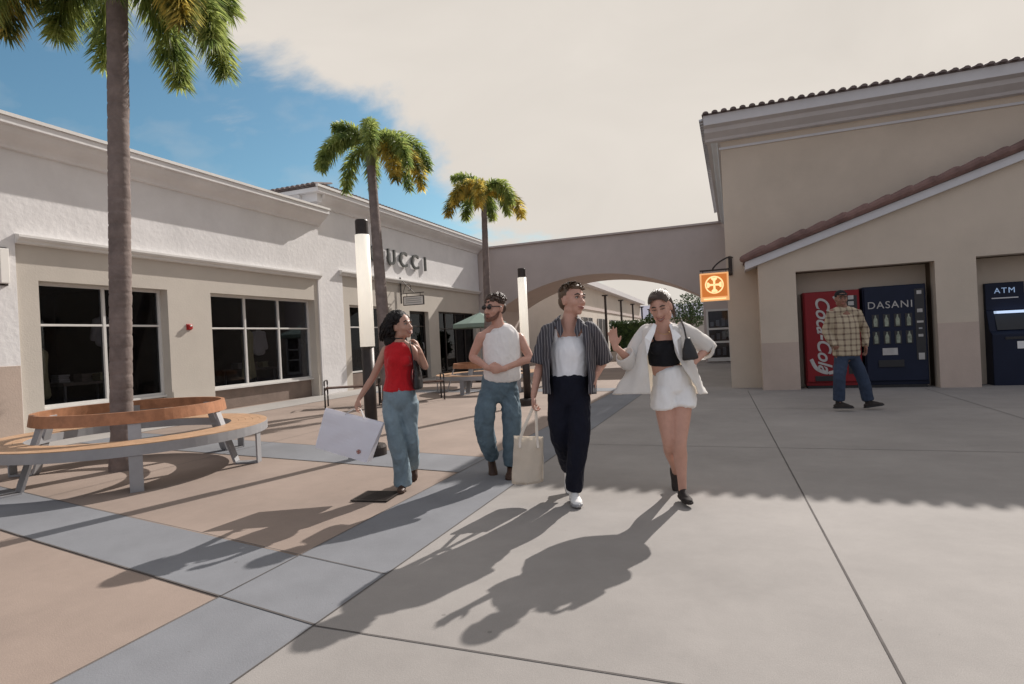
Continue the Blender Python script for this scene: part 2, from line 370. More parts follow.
def nmath(op, a, b=None, c=None):
    n = nt.nodes.new('ShaderNodeMath'); n.operation = op
    for i, x in enumerate((a, b, c)):
        if x is None: continue
        if isinstance(x, (int, float)): n.inputs[i].default_value = x
        else: nt.links.new(x, n.inputs[i])
    return n.outputs[0]
mp = nt.nodes.new('ShaderNodeMapping'); mp.inputs['Scale'].default_value = (1, 1, 1.8); nt.links.new(tc.outputs['Generated'], mp.inputs[0])
nz = nt.nodes.new('ShaderNodeTexNoise'); nz.inputs['Scale'].default_value = 2.2; nz.inputs['Detail'].default_value = 9; nz.inputs['Roughness'].default_value = .58; nz.inputs['Distortion'].default_value = .25
nt.links.new(mp.outputs[0], nz.inputs['Vector'])
nz2 = nt.nodes.new('ShaderNodeTexNoise'); nz2.inputs['Scale'].default_value = 7; nz2.inputs['Detail'].default_value = 6
nt.links.new(mp.outputs[0], nz2.inputs['Vector'])
dp = nt.nodes.new('ShaderNodeVectorMath'); dp.operation = 'DOT_PRODUCT'; nt.links.new(tc.outputs['Generated'], dp.inputs[0]); dp.inputs[1].default_value = V((-.9, .35, .25)).normalized()
sxyz = nt.nodes.new('ShaderNodeSeparateXYZ'); nt.links.new(tc.outputs['Generated'], sxyz.inputs[0])
m = nmath('ADD', nmath('MULTIPLY_ADD', nz.outputs['Fac'], 3.4, -1.7), nmath('ADD', nmath('MULTIPLY_ADD', dp.outputs['Value'], -3.4, 3.4 * .83), nmath('MAXIMUM', nmath('MULTIPLY_ADD', sxyz.outputs[2], 5.5, -1.75), -.45)))
mr = nt.nodes.new('ShaderNodeMapRange'); mr.interpolation_type = 'SMOOTHSTEP'; mr.inputs[1].default_value = -.12; mr.inputs[2].default_value = .36
nt.links.new(m, mr.inputs[0])
wisp = nt.nodes.new('ShaderNodeMapRange'); wisp.inputs[1].default_value = .5; wisp.inputs[2].default_value = .75; wisp.inputs[4].default_value = .3; nt.links.new(nz2.outputs['Fac'], wisp.inputs[0])
cm = nmath('MAXIMUM', mr.outputs[0], wisp.outputs[0])
hs = nt.nodes.new('ShaderNodeHueSaturation'); hs.inputs['Saturation'].default_value = 1.0; hs.inputs['Value'].default_value = 1.0
tint = nt.nodes.new('ShaderNodeMix'); tint.data_type = 'RGBA'; tint.blend_type = 'MULTIPLY'; tint.inputs[0].default_value = 1; tint.inputs[7].default_value = (.60, .80, .76, 1)
nt.links.new(sky.outputs[0], hs.inputs['Color']); nt.links.new(hs.outputs[0], tint.inputs[6])
mx = nt.nodes.new('ShaderNodeMix'); mx.data_type = 'RGBA'; nt.links.new(cm, mx.inputs[0]); nt.links.new(tint.outputs[2], mx.inputs[6])
cc = nt.nodes.new('ShaderNodeMix'); cc.data_type = 'RGBA'; cc.inputs[6].default_value = (3.5, 3.7, 4.2, 1); cc.inputs[7].default_value = (5.3, 4.9, 4.45, 1)
yr = nt.nodes.new('ShaderNodeMapRange'); yr.inputs[1].default_value = -.35; yr.inputs[2].default_value = .45; nt.links.new(sxyz.outputs[1], yr.inputs[0]); nt.links.new(yr.outputs[0], cc.inputs[0]); nz3 = nt.nodes.new('ShaderNodeTexNoise'); nz3.inputs['Scale'].default_value = 3.2; nz3.inputs['Detail'].default_value = 8; nz3.inputs['Distortion'].default_value = .6; nt.links.new(mp.outputs[0], nz3.inputs['Vector'])
cr = nt.nodes.new('ShaderNodeMapRange'); cr.inputs[1].default_value = .3; cr.inputs[2].default_value = .7; cr.inputs[3].default_value = .955; cr.inputs[4].default_value = 1.06; nt.links.new(nz3.outputs['Fac'], cr.inputs[0])
cs = nt.nodes.new('ShaderNodeVectorMath'); cs.operation = 'SCALE'; nt.links.new(cc.outputs[2], cs.inputs[0]); nt.links.new(cr.outputs[0], cs.inputs['Scale']); nt.links.new(cs.outputs[0], mx.inputs[7])
nt.links.new(mx.outputs[2], bg.inputs[0])
sc.view_settings.view_transform = 'Standard'; sc.view_settings.look = 'None'; sc.view_settings.gamma = 1; sc.view_settings.exposure = .5
sc.cycles.max_bounces = 6; sc.cycles.transparent_max_bounces = 8
# ------------------------------------------------------------------ ground
def sheet(name, poly, z, material):
    bm = B(); bm.faces.new([bm.verts.new((x, y, z)) for x, y in poly]); return tag(obj(name, bm, material), kind='structure')
sheet('ground', [(-400, -400), (400, -400), (400, 600), (-400, 600)], 0, 'pink')
sheet('concrete_plaza', [(-1.94, -20), (40, -20), (40, 34), (-1.94, 34)], .004, 'concrete')
sheet('paving_band', [(-2.68, -20), (-1.94, -20), (-1.94, 60), (-2.68, 60)], .004, 'band')
sheet('paving_band', [(-10.0, 4.44), (-10.0, 3.73), (-4.89, 2.78), (-2.68, 2.39), (-2.68, 3.0), (-5.75, 3.59)], .004, 'band')
sheet('paving_band', [(-10.0, 7.35), (-10.0, 6.35), (-2.68, 5.36), (-2.68, 6.1)], .004, 'band')
sheet('paving_band', [(-10.0, 15.2), (-10.0, 14.4), (-2.68, 13.8), (-2.68, 14.6)], .004, 'band')
sheet('shopfront_walk', [(-11.3, -6), (-10.0, -6), (-10.0, 25.5), (-11.3, 25.5)], .004, 'concrete_sunlit')
bm = B()
def groove(a, b, w=.008):
    a, b = V((*a, .0072)), V((*b, .0072)); s = (b - a).normalized().cross(V((0, 0, 1))) * w / 2
    bm.faces.new([bm.verts.new(p) for p in (a - s, a + s, b + s, b - s)])
groove((-1.94, -8), (-1.94, 25)); groove((-2.68, -8), (-2.68, 25), .008)
groove((.81, -8), (.22, 13.4), .011); groove((3.4, -8), (3.4, 13.4)); groove((6.4, -8), (6.4, 13.4))
for y in (-1.0, 2.25, 7.0, 10.4): groove((-1.94, y), (20, y - .1))
groove((-10, 4.44), (-5.75, 3.59)); groove((-5.75, 3.59), (-1.94, 2.88)); groove((-10, 3.73), (-4.89, 2.78), .012); groove((-4.89, 2.78), (-1.94, 2.26), .012)
groove((-10, 7.35), (-2.68, 6.1)); groove((-10, 6.35), (-2.68, 5.36)); groove((-10, 11.2), (-2.68, 10.4)); groove((-10, 15.2), (-2.68, 14.6)); groove((-10, 14.4), (-2.68, 13.8))
groove((-6.4, 3.7), (-6.4, 25)); groove((-10, -6), (-10, 25.5)); groove((-5.2, -6), (-5.2, 2.85)); groove((-10, 1.2), (-2.68, .2))
tag(obj('paving_joints', bm, 'joint'), kind='structure')
g = thing('drain_grate', 'dark square drain grate set flush in the pink paving', 'drain grate', (-3.0, 4.36, 0), rad(8))
bm = B()
for i in range(9): box(bm, -.15, .15, -.13 + i * .032, -.118 + i * .032, .009, .014)
obj('grating', bm, 'dark_metal', g); bm = B()
for a in ((-.17, .17, -.155, -.14), (-.17, .17, .15, .165), (-.17, -.152, -.14, .15), (.152, .17, -.14, .15)): box(bm, *a, .008, .016)
obj('frame', bm, 'dark_metal', g); bm = B(); box(bm, -.151, .151, -.139, .149, .0075, .0085); obj('pit', bm, 'black', g)
# ------------------------------------------------------------------ walls with openings
def wall_x(bm, x0, x1, y0, y1, z0, z1, holes):
    """wall running along Y; holes = (ya, yb, za, zb)"""
    ys = sorted({y0, y1} | {h[0] for h in holes} | {h[1] for h in holes})
    for a, b in zip(ys, ys[1:]):
        hs_ = sorted([h for h in holes if h[0] <= a + 1e-6 and h[1] >= b - 1e-6], key=lambda h: h[2]); z = z0
        for h in hs_:
            if h[2] > z + 1e-4: box(bm, x0, x1, a, b, z, h[2])
            z = h[3]
        if z < z1 - 1e-4: box(bm, x0, x1, a, b, z, z1)
def profile_y(bm, prof, y0, y1):
    prism(bm, [(x, y0, z) for x, z in prof], (0, y1 - y0, 0))
def shop_window(parent, X, y0, y1, z0, z1, muls, transom, name='window', fw=.055):
    """glazing unit in the wall plane X, seen from +X"""
    bm = B()
    box(bm, X - .05, X + .04, y0, y1, z1 - fw, z1); box(bm, X - .05, X + .04, y0, y1, z0, z0 + fw)
    box(bm, X - .05, X + .04, y0, y0 + fw, z0 + fw, z1 - fw); box(bm, X - .05, X + .04, y1 - fw, y1, z0 + fw, z1 - fw)
    e = [y0 + fw] + [v for m_ in muls for v in (m_ - fw / 2, m_ + fw / 2)] + [y1 - fw]
    for m_ in muls: box(bm, X - .05, X + .04, m_ - fw / 2, m_ + fw / 2, z0 + fw, z1 - fw)
    if transom:
        for a, b in zip(e[::2], e[1::2]): box(bm, X - .045, X + .035, a, b, transom - .02, transom + .02)
    f = obj(name, bm, 'frame', parent, bevel=.004)
    for a, b in zip(e[::2], e[1::2]):
        for za, zb in (((z0 + fw, transom - .02), (transom + .02, z1 - fw)) if transom else ((z0 + fw, z1 - fw),)):
            g_ = B(); box(g_, X - .012, X - .004, a, b, za, zb); obj('glass', g_, 'glass', f)
    return f
def room(parent, x0, x1, y0, y1, z1):
    bm = B(); box(bm, x0 - .1, x0, y0, y1, .02, z1); box(bm, x0, x1, y0 - .1, y0, .02, z1); box(bm, x0, x1, y1, y1 + .1, .02, z1)
    box(bm, x0, x1, y0, y1, z1, z1 + .1); box(bm, x0, x1, y0, y1, -.05, .02); return obj('interior', bm, 'interior', parent)
# ---- near white store
A = thing('store_building', 'near white stucco store with coved parapet and two large windows', 'building', (-11.2, 0, 0))
def W(name, bm, m, p=A, **k): return obj(name, bm, m, p, world=True, **k)
def ins(parent, f):       # children built in world numbers, moved under their thing
    return f
WX = -11.2; Y0 = -6.0; Y1 = 14.0
holes1 = [(6.6, 9.07, 0, 2.76), (10.17, 13.75, 0, 2.76), (.2, 4.4, 0, 2.76)]
bm = B(); wall_x(bm, WX - .3, WX, Y0, 6.25, 0, 4.92, [(.2, 4.4, 0, 2.76)]); wall_x(bm, WX - .3, WX, 6.25, Y1, 3.36, 4.92, []); box(bm, WX - .3, WX, 13.9, Y1, 0, 3.36)
W('wall', bm, 'stucco_white')
bm = B(); wall_x(bm, WX - .3, WX - .04, 6.25, 13.9, 0, 3.36, holes1[:2]); W('wall_panel', bm, 'stucco_beige')
bm = B(); box(bm, -18, WX - .302, Y0, 13.6, 0, 5.2); 
bm.free()
bm = B(); box(bm, -20, WX - .3, Y0, 13.7, 4.95, 5.15); box(bm, -20, -19.8, Y0, 13.7, 0, 4.95); box(bm, -19.8, WX - .3, Y0, Y0 + .2, 0, 4.95); W('roof', bm, 'stucco_white')
cove = [(WX, 4.92), (WX + .06, 4.93), (WX + .075, 4.97), (WX + .12, 5.02), (WX + .20, 5.07), (WX + .28, 5.13), (WX + .33, 5.2), (WX + .34, 5.225), (WX + .40, 5.23), (WX + .40, 5.34), (WX - .3, 5.34), (WX - .3, 4.92)]
bm = B(); profile_y(bm, cove, Y0, 14.05); W('cornice', bm, 'stucco_white', smooth=False)
bm = B(); profile_y(bm, [(WX + .36, 5.343), (WX + .43, 5.343), (WX + .43, 5.40), (WX + .36, 5.40)], Y0, 14.07); W('parapet_cap', bm, 'trim')
mol = [(0, 3.36), (.05, 3.37), (.06, 3.41), (.10, 3.43), (.12, 3.46), (.12, 3.50), (.02, 3.52), (0, 3.52)]
bm = B(); profile_y(bm, [(WX + .002 + a, z) for a, z in mol], 6.25, 13.96); W('moulding', bm, 'trim')
for ya, yb, zz in ((4.6, 6.58, 1.30), (9.09, 10.15, .60), (13.77, 13.89, .6)):
    bm = B(); x = WX + (.012 if zz > 1 else -.028); box(bm, WX - .03 if zz < 1 else WX + .001, x, ya, min(yb, 6.24) if zz > 1 else yb, 0, zz); W('base_course', bm, 'stucco_pink' if zz > 1 else 'stucco_beige', bevel=.004)
for (a, b, ms) in ((6.6, 9.07, [7.95]), (10.17, 13.75, [11.38, 12.56])):
    bm = B(); box(bm, WX - .34, WX - .26 - .03, a, b, 0, .48); W('bulkhead', bm, 'brown_stone')
    bm = B(); box(bm, WX - .34, WX - .20, a, b, .48, .52); W('sill', bm, 'frame')
f1 = shop_window(A, WX - .3 + 11.2, 6.6, 9.07, .52, 2.76, [7.86], 2.0); f2 = shop_window(A, WX - .3 + 11.2, 10.17, 13.75, .52, 2.76, [11.38, 12.54], 1.95)
f0 = shop_window(A, WX - .3 + 11.2, .2, 4.4, .0, 2.76, [1.6, 3.0], 2.0)
r_ = room(A, -4.5, -.36, 5.2, 9.55, 3.0); r_ = room(A, -4.5, -.36, 9.75, 13.85, 3.0); room(A, -4.5, -.36, -1, 5.0, 3.0)
# wall sconce and alarm
s = thing('wall_lamp', 'white rectangular wall lamp left of the shop window', 'wall lamp', (WX, 6.02, 2.63)); bm = B(); box(bm, 0.001, .03, -.09, .09, 0, .63); obj('back_plate', bm, 'dark_metal', s)
bm = B(); box(bm, .031, .13, -.065, .065, .03, .60); obj('lamp_shade', bm, 'acrylic', s, bevel=.008)
s = thing('fire_alarm', 'small red fire alarm strobe on the beige wall between windows', 'alarm', (WX - .04, 9.55, 1.9)); bm = B(); box(bm, .001, .02, -.06, .06, 0, .13); obj('back_plate', bm, 'red_plastic', s, bevel=.004)
bm = B(); prism(bm, [(.021, -.05, .015), (.021, .05, .015), (.021, .05, .12), (.021, -.05, .12)], (.05, 0, 0)); obj('horn', bm, 'red_plastic', s, bevel=.01)
bm = B(); ell(bm, (.075, 0, .09), (.015, .03, .02)); obj('strobe', bm, 'acrylic', s, smooth=True)
# things in the windows
def garment(name, label, x, y, ztop, w_, h_, m_, flare=1.2, sleeves=False):
    t = thing(name, label, 'garment', (x, y, 0))
    bm = B()
    tube(bm, [(0, 0, ztop - h_), (0, 0, ztop - h_ * .5), (0, 0, ztop - h_ * .12), (0, 0, ztop - .03), (0, 0, ztop)], [(w_ * .5 * flare, .09), (w_ * .42, .08), (w_ * .5, .07), (w_ * .28, .05), (w_ * .13, .04)], ref=(0, 1, 0))
    if sleeves:
        for s_ in (-1, 1): tube(bm, [(0, s_ * w_ * .4, ztop - .1), (0, s_ * w_ * .62, ztop - .5)], [.07, .06], ref=(0, 1, 0))
    merged('cloth', bm, m_, t, voxel=.02, smooth=3, wrinkle=.015, wscale=(14, 14, 2), world=False)
    bm = B(); tube(bm, [(0, -w_ * .3, ztop - .04), (0, 0, ztop + .03), (0, w_ * .3, ztop - .04)], [.008] * 3); tube(bm, [(0, 0, ztop + .03), (0, .03, ztop + .08), (0, 0, ztop + .13)], [.004] * 3); obj('hanger', bm, 'steel', t)
garment('hanging_dress', 'long pale yellow dress hanging in the three pane window', -12.1, 12.05, 1.95, .42, 1.25, 'yellow_cloth')
garment('hanging_shirt', 'white shirt hanging beside the yellow dress in the window', -12.2, 12.55, 1.95, .42, .62, 'white_cloth', 1, True)
garment('hanging_shirt', 'grey white top hanging alone at the left pane of the three pane window', -12.9, 11.3, 2.35, .3, .6, 'white_cloth', 1, True)
garment('hanging_dress', 'narrow yellowish dress hanging at the left edge of the near window', -12.3, 7.2, 1.6, .25, .9, 'yellow_cloth')
garment('hanging_shirt', 'pale shirt hanging in the middle of the near window', -13.0, 8.9, 2.3, .42, .6, 'white_cloth', 1, True)
for y, lab in ((8.3, 'dark display table inside the near store window'), (12.9, 'dark display table inside the three pane window')):
    t = thing('display_table', lab, 'table', (-12.9, y, .02)); bm = B(); box(bm, -.4, .4, -.6, .6, .82, .88); obj('table_top', bm, 'interior_light', t)
    for a in (-.35, .35):
        for b in (-.55, .55): bm = B(); box(bm, a - .02, a + .02, b - .02, b + .02, 0, .819); obj('leg', bm, 'steel', t)
    for k, (dx, dy) in enumerate(((-.1, -.35), (.05, 0), (.1, .35))):
        q = thing('folded_clothes', lab.split(' inside')[0].replace('dark display table', 'folded clothes pile') + ' inside the %s window, %s' % ('near' if y < 9 else 'three pane', ('left pile', 'middle pile', 'right pile')[k]), 'clothes', (-12.9 + dx, y + dy, .901))
        bm = B()
        for l in range(4): box(bm, -.14 + .01 * (l % 2), .14, -.11, .11 - .012 * (l % 3), l * .042, l * .042 + .038)
        obj('cloth_stack', bm, ('white_cloth', 'interior_light', 'yellow_cloth')[k], q, bevel=.012)
# ---- taller store with the raised letters
A2 = thing('store_building', 'taller white store with dark tiled hip and raised GUCCI letters', 'building', (-11.25, 0, 0))
X2 = -11.25
def W2(name, bm, m, **k): return obj(name, bm, m, A2, world=True, **k)
h2 = [(15.45, 17.75, 0, 2.70), (19.1, 20.55, 0, 2.62), (21.4, 25.1, 0, 2.66)]
bm = B(); wall_x(bm, X2 - .3, X2, 14.055, 15.1, 0, 5.5, []); box(bm, X2 - .3, X2, 15.1, 25.55, 3.58, 5.5); W2('wall', bm, 'stucco_white')
bm = B(); wall_x(bm, X2 - .3, X2 - .04, 15.1, 25.55, 0, 3.58, h2); W2('wall_panel', bm, 'stucco_beige')
bm = B(); profile_y(bm, [(X2 + .002 + a, z + .22) for a, z in mol], 14.95, 25.55); W2('moulding', bm, 'trim')
bm = B()
cv2 = [(0, 5.5), (.05, 5.51), (.07, 5.56), (.12, 5.62), (.22, 5.68), (.33, 5.75), (.37, 5.82), (.43, 5.83), (.43, 5.95), (-.3, 5.95), (-.3, 5.5)]
profile_y(bm, [(X2 + a, z) for a, z in cv2], 14.0, 25.55)
W2('cornice', bm, 'stucco_white')
bm = B(); prism(bm, [(X2 - .301, 14.054 - a, z) for a, z in cv2[:-2]] + [(X2 - .301, 14.2, 5.95), (X2 - .301, 14.2, 5.5)], (-8, 0, 0)); W2('cornice', bm, 'stucco_white')
bm = B(); box(bm, X2 - .3, X2 + .43, 13.624, 13.998, 5.83, 5.95); box(bm, X2 - .3, X2 + .25, 13.8, 13.998, 5.6, 5.829);  W2('cornice_return', bm, 'stucco_white')
bm = B(); profile_y(bm, [(X2 + .39, 5.953), (X2 + .47, 5.953), (X2 + .47, 6.02), (X2 + .39, 6.02)], 13.58, 25.55); W2('gutter_edge', bm, 'trim')
bm = B(); box(bm, X2 - 8.3, X2 - .302, 14.06, 14.3, 0, 5.49); W2('side_wall', bm, 'stucco_white')
def tile_roof(bm, o, u, v, nu, nv, wu, lv, r=.075, lift=.03):
    """barrel tiles: rows run along v (down the slope), side by side along u"""
    o, u, v = V(o), V(u).normalized(), V(v).normalized(); n = u.cross(v).normalized()
    if n.z < 0: n = -n
    for i in range(nu):
        for j in range(nv):
            c0 = o + u * (i + .5) * wu + v * j * lv + n * lift; c1 = c0 + v * (lv * 1.08) - n * .012; pr = []
            for c, rr in ((c0, r * .9), (c1, r)):
                pr.append([bm.verts.new(c + u * rr * math.cos(a) + n * rr * .8 * math.sin(a)) for a in [math.pi * k / 5 for k in range(6)]])
            for k in range(5): bm.faces.new((pr[0][k], pr[0][k + 1], pr[1][k + 1], pr[1][k]))
            bm.faces.new(pr[0]); bm.faces.new(pr[1][::-1])
bm = B()
e0 = V((X2 + .42, 13.62, 6.0)); ridge = V((X2 - 4.0, 18.5, 7.2))
prism(bm, [e0, V((X2 + .42, 25.5, 6.0)), V((X2 - 4, 22, 6.9)), V((X2 - 4, 18, 6.9))], (0, 0, -.03))
prism(bm, [e0 + V((0, 0, -.001)), V((X2 - 4, 18, 6.899)), V((X2 - 8.3, 18, 6.899)), V((X2 - 8.3, 13.62, 5.999))], (0, 0, -.03))
W2('roof', bm, 'tile_dark')
bm = B(); tile_roof(bm, (X2 - 7.5, 14.35, 6.16), (1, 0, 0), (0, -1, -.21), 44, 2, .18, .4); tile_roof(bm, (X2 - .1, 13.9, 6.13), (0, 1, 0), (1, 0, -.2), 60, 1, .19, .45)
W2('roof_tiles', bm, 'tile_dark')
f = shop_window(A2, -.3, 15.45, 17.75, .52, 2.70, [16.6], 2.0)
bm = B(); box(bm, X2 - .34, X2 - .27, 15.45, 17.75, 0, .5); W2('bulkhead', bm, 'brown_stone')
d = shop_window(A2, -.25, 19.1, 20.55, .02, 2.62, [], 2.05, name='door', fw=.09); d.data.materials[0] = MT['dark_metal']
bm = B(); tube(bm, [(-.19, 20.25, .95), (-.15, 20.25, 1.0), (-.15, 20.25, 1.35), (-.19, 20.25, 1.4)], [.015] * 4); obj('handle', bm, 'steel', d)
d = shop_window(A2, -.25, 21.4, 25.1, .1, 2.66, [22.3, 23.25, 24.2], 1.95); d.data.materials[0] = MT['dark_metal']
room(A2, -4.5, -.36, 14.4, 18.4, 3.0); room(A2, -4.5, -.36, 18.6, 25.4, 3.0)
bm = B(); wy = 17.75
for y, ch in zip((16.82, 17.86, 18.66, 19.5, 20.28), 'GUCCI'):
    text(ch, .78, 'letter', basis((0, 1, 0), (0, 0, 1), (X2 + .07, y, 4.44)), A2, name='letter', depth=.035, bold=.006)
bm.free()
# hanging blade sign by the door
s = thing('blade_sign', 'small scroll bracket sign hung beside the shop door under the grey letters', 'sign', (X2 + .02, 18.45, 3.2))
bm = B(); box(bm, 0, .02, -.04, .04, -.35, .6); bar(bm, (0, 0, .55), (.55, 0, 0), .02); bar(bm, (0, 0, 0), (.95, 0, 0), .025); tube(bm, [(.1, 0, .02), (.22, 0, .3), (.4, 0, .32), (.42, 0, .12), (.3, 0, .1)], [.01] * 5); obj('bracket', bm, 'dark_metal', s)
bm = B(); box(bm, .12, .92, -.02, .02, -.42, -.12); p = obj('sign_board', bm, 'trim', s)
bm = B()
for z in (-.115, -.425): box(bm, .1, .94, -.03, .03, z - .012, z + .012)
for x in (.11, .93): box(bm, x - .012, x + .012, -.03, .03, -.41, -.127)
for x in (.25, .8): box(bm, x - .008, x + .008, -.008, .008, -.103, -.012)
obj('frame', bm, 'dark_metal', s); bm = B()
for z in (-.2, -.27, -.34): box(bm, .2, .84, -.024, -.0205, z - .012, z + .012)
obj('lines_of_writing', bm, 'steel', p)
# ---- archway wall
A3 = thing('archway_building', 'greige stucco wall with wide low arch joining both stores', 'building', (-5.7, 25.6, 0))
def W3(name, bm, m, **k): return obj(name, bm, m, A3, world=True, **k)
AX0, AX1, ASP, APK = -10.3, -1.15, 2.75, 4.08; AT = 5.72
def arch_pts(x0, x1, sp, pk, n=28):
    h = pk - sp; hw = (x1 - x0) / 2; R_ = (hw * hw + h * h) / (2 * h); cx = (x0 + x1) / 2; cz = pk - R_; a = math.asin(hw / R_)
    return [(cx + R_ * math.sin(-a + 2 * a * i / n), cz + R_ * math.cos(-a + 2 * a * i / n)) for i in range(n + 1)]
bm = B(); ap = arch_pts(AX0, AX1, ASP, APK)
for (xa, za), (xb, zb) in zip(ap, ap[1:]): prism(bm, [(xa, 25.6, za), (xb, 25.6, zb), (xb, 25.6, AT), (xa, 25.6, AT)], (0, 3.4, 0))
box(bm, -11.6, AX0, 25.6, 29, 0, AT); box(bm, AX1, 1.2, 25.6, 29, 0, AT); bmesh.ops.remove_doubles(bm, verts=bm.verts, dist=1e-4)
W3('wall', bm, 'stucco_grey')
bm = B(); oo = arch_pts(AX0 - .02, AX1 + .02, ASP, APK + .22)
for i in range(len(ap) - 1):
    (xa, za), (xb, zb) = ap[i], ap[i + 1]; (xc, zc), (xd, zd) = oo[i], oo[i + 1]
    prism(bm, [(xa, 25.597, za), (xb, 25.597, zb), (xd, 25.597, zd), (xc, 25.597, zc)], (0, -.05, 0))
W3('arch_band', bm, 'stucco_grey')
bm = B(); box(bm, -11.2, -.2, 25.5, 29.1, AT + .003, AT + .08); W3('coping', bm, 'stucco_grey')
d = thing('tmp', 'x', 'x'); bpy.data.objects.remove(d)
bm = B(); x0, x1 = -1.05, -.12
for a in ((x0, x1, 2.12, 2.2), (x0, x1, .05, .2), (x0, x1, 1.35, 1.43), (x0, x1, .8, .88)): box(bm, a[0], a[1], 25.5, 25.59, a[2], a[3])
for a in ((x0, .2), (x1 - .08, .2)):
    for z in ((.2, .8), (.88, 1.35), (1.43, 2.12)): box(bm, a[0], a[0] + .08, 25.5, 25.59, *z)
dd = W3('display_window', bm, 'frame'); bm = B()
for z in ((.2, .8), (.88, 1.35), (1.43, 2.12)): box(bm, x0 + .08, x1 - .08, 25.56, 25.57, *z)
obj('glass', bm, 'glass', dd, world=True); bm = B(); box(bm, x0 + .08, x1 - .08, 25.585, 25.597, .2, 2.12); obj('backing', bm, 'interior_light', dd, world=True)
bm = B()
for z in (.3, .95, 1.5): 
    for k in range(3): box(bm, x0 + .15 + k * .22, x0 + .28 + k * .22, 25.572, 25.584, z, z + .18 + .07 * ((k * 7 + int(z * 10)) % 3))
obj('displayed_goods', bm, 'white_cloth', dd, world=True)
# ---- right building: tall block with tiled eave, low block with niches
A4 = thing('vending_hall', 'tan two level building with tiled eaves and two wall niches', 'building', (5, 13.5, 0))
def W4(name, bm, m, **k): return obj(name, bm, m, A4, world=True, **k)
UY = 14.1; XR = 16
bm = B(); box(bm, -.1, XR, UY, UY + .3, 0, 5.7); box(bm, -.1, .2, UY + .3, 25.58, 0, 5.55); box(bm, XR - .3, XR, UY + .3, 26, 0, 5.55); W4('upper_wall', bm, 'stucco_tan')
bm = B()
for z, t_ in ((5.38, .03),): box(bm, -.1 - t_, XR, UY - t_, UY - .001, z, z + .05)
W4('moulding', bm, 'trim_cool')
fas = [(UY, 5.56), (UY - .12, 5.57), (UY - .16, 5.62), (UY - .36, 5.70), (UY - .40, 5.78), (UY - .58, 5.80), (UY - .60, 6.0), (UY, 6.0)]
bm = B(); prism(bm, [(-.42, y, z) for y, z in fas], (XR + .8, 0, 0)); W4('cornice', bm, 'trim_cool')
bm = B(); prism(bm, [(-.1 + (UY - y) * .55, UY + .001, z) if False else (-.1 - (UY - y) * .52, UY + .001, z) for y, z in fas], (0, 11.4, 0)); W4('side_eave', bm, 'trim_cool')
bm = B(); prism(bm, [(-.45, UY - .62, 6.003), (XR + .4, UY - .62, 6.003), (XR + .4, UY + 5.5, 7.15), (-.45, UY + 5.5, 7.15)], (0, 0, .03)); W4('roof', bm, 'tile_dark')
bm = B(); tile_roof(bm, (-.46, UY - .36, 6.09), (1, 0, 0), (0, -1, -.21), 90, 1, .187, .32, r=.066, lift=.004); W4('roof_tiles', bm, 'tile_dark')
bm = B(); tile_roof(bm, (-.35, UY - .3, 6.02), (0, 1, 0), (-1, 0, -.1), 55, 1, .2, .16, r=.085, lift=.012); W4('roof_tiles', bm, 'trim_cool')
# low block
LY = 13.5; LX = .53
def rk(x): return 2.80 + (x - LX) * .332
bm = B(); NI = ((1.25, 3.68, 2.46), (4.34, 6.95, 2.48))
xs = [LX, 1.25, 3.68, 4.34, 6.95, 12.0]
for a, b in zip(xs, xs[1:]):
    zb = next((n_[2] for n_ in NI if abs(n_[0] - a) < 1e-3), 0)
    prism(bm, [(a, LY, zb), (b, LY, zb), (b, LY, min(rk(b), 5.0) - .12), (a, LY, min(rk(a), 5.0) - .12)], (0, .3, 0))
box(bm, LX, LX + .2, LY + .3, UY - .002, 0, 2.6)
W4('wall', bm, 'stucco_tan')
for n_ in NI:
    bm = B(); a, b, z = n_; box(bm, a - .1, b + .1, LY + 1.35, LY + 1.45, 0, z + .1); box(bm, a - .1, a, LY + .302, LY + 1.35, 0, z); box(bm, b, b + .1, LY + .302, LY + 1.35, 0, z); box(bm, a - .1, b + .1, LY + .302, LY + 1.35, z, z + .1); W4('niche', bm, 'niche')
bm = B(); box(bm, 3.682, 4.338, LY - .014, LY - .001, 0, 1.25); W4('base_course', bm, 'stucco_pink'); bm = B(); box(bm, LX, 1.248, LY - .014, LY - .001, 0, 1.0); W4('base_course', bm, 'stucco_pink')
bm = B(); a, b = LX - .25, 12.0
prism(bm, [(a, LY - .1, rk(a) - .14), (b, LY - .1, rk(b) - .14), (b, LY - .1, rk(b) + .02), (a, LY - .1, rk(a) + .02)], (0, .8, 0)); W4('rake_trim', bm, 'trim_cool')
bm = B(); prism(bm, [(a - .03, LY - .16, rk(a) + .023), (b, LY - .16, rk(b) + .023), (b, LY - .16, rk(b) + .10), (a - .03, LY - .16, rk(a) + .10)], (0, .755, 0)); W4('low_roof', bm, 'tile')
bm = B()
L_ = math.hypot(1, .332); k = 0; x = a - .03
while x < b:
    c0 = V((x, LY - .12, rk(x) + .10)); c1 = V((x + .40, LY - .12, rk(x + .40) + .135)); tube(bm, [c0, c1], [.075, .092], n=10, sub=1); x += .38
W4('rake_tiles', bm, 'tile')
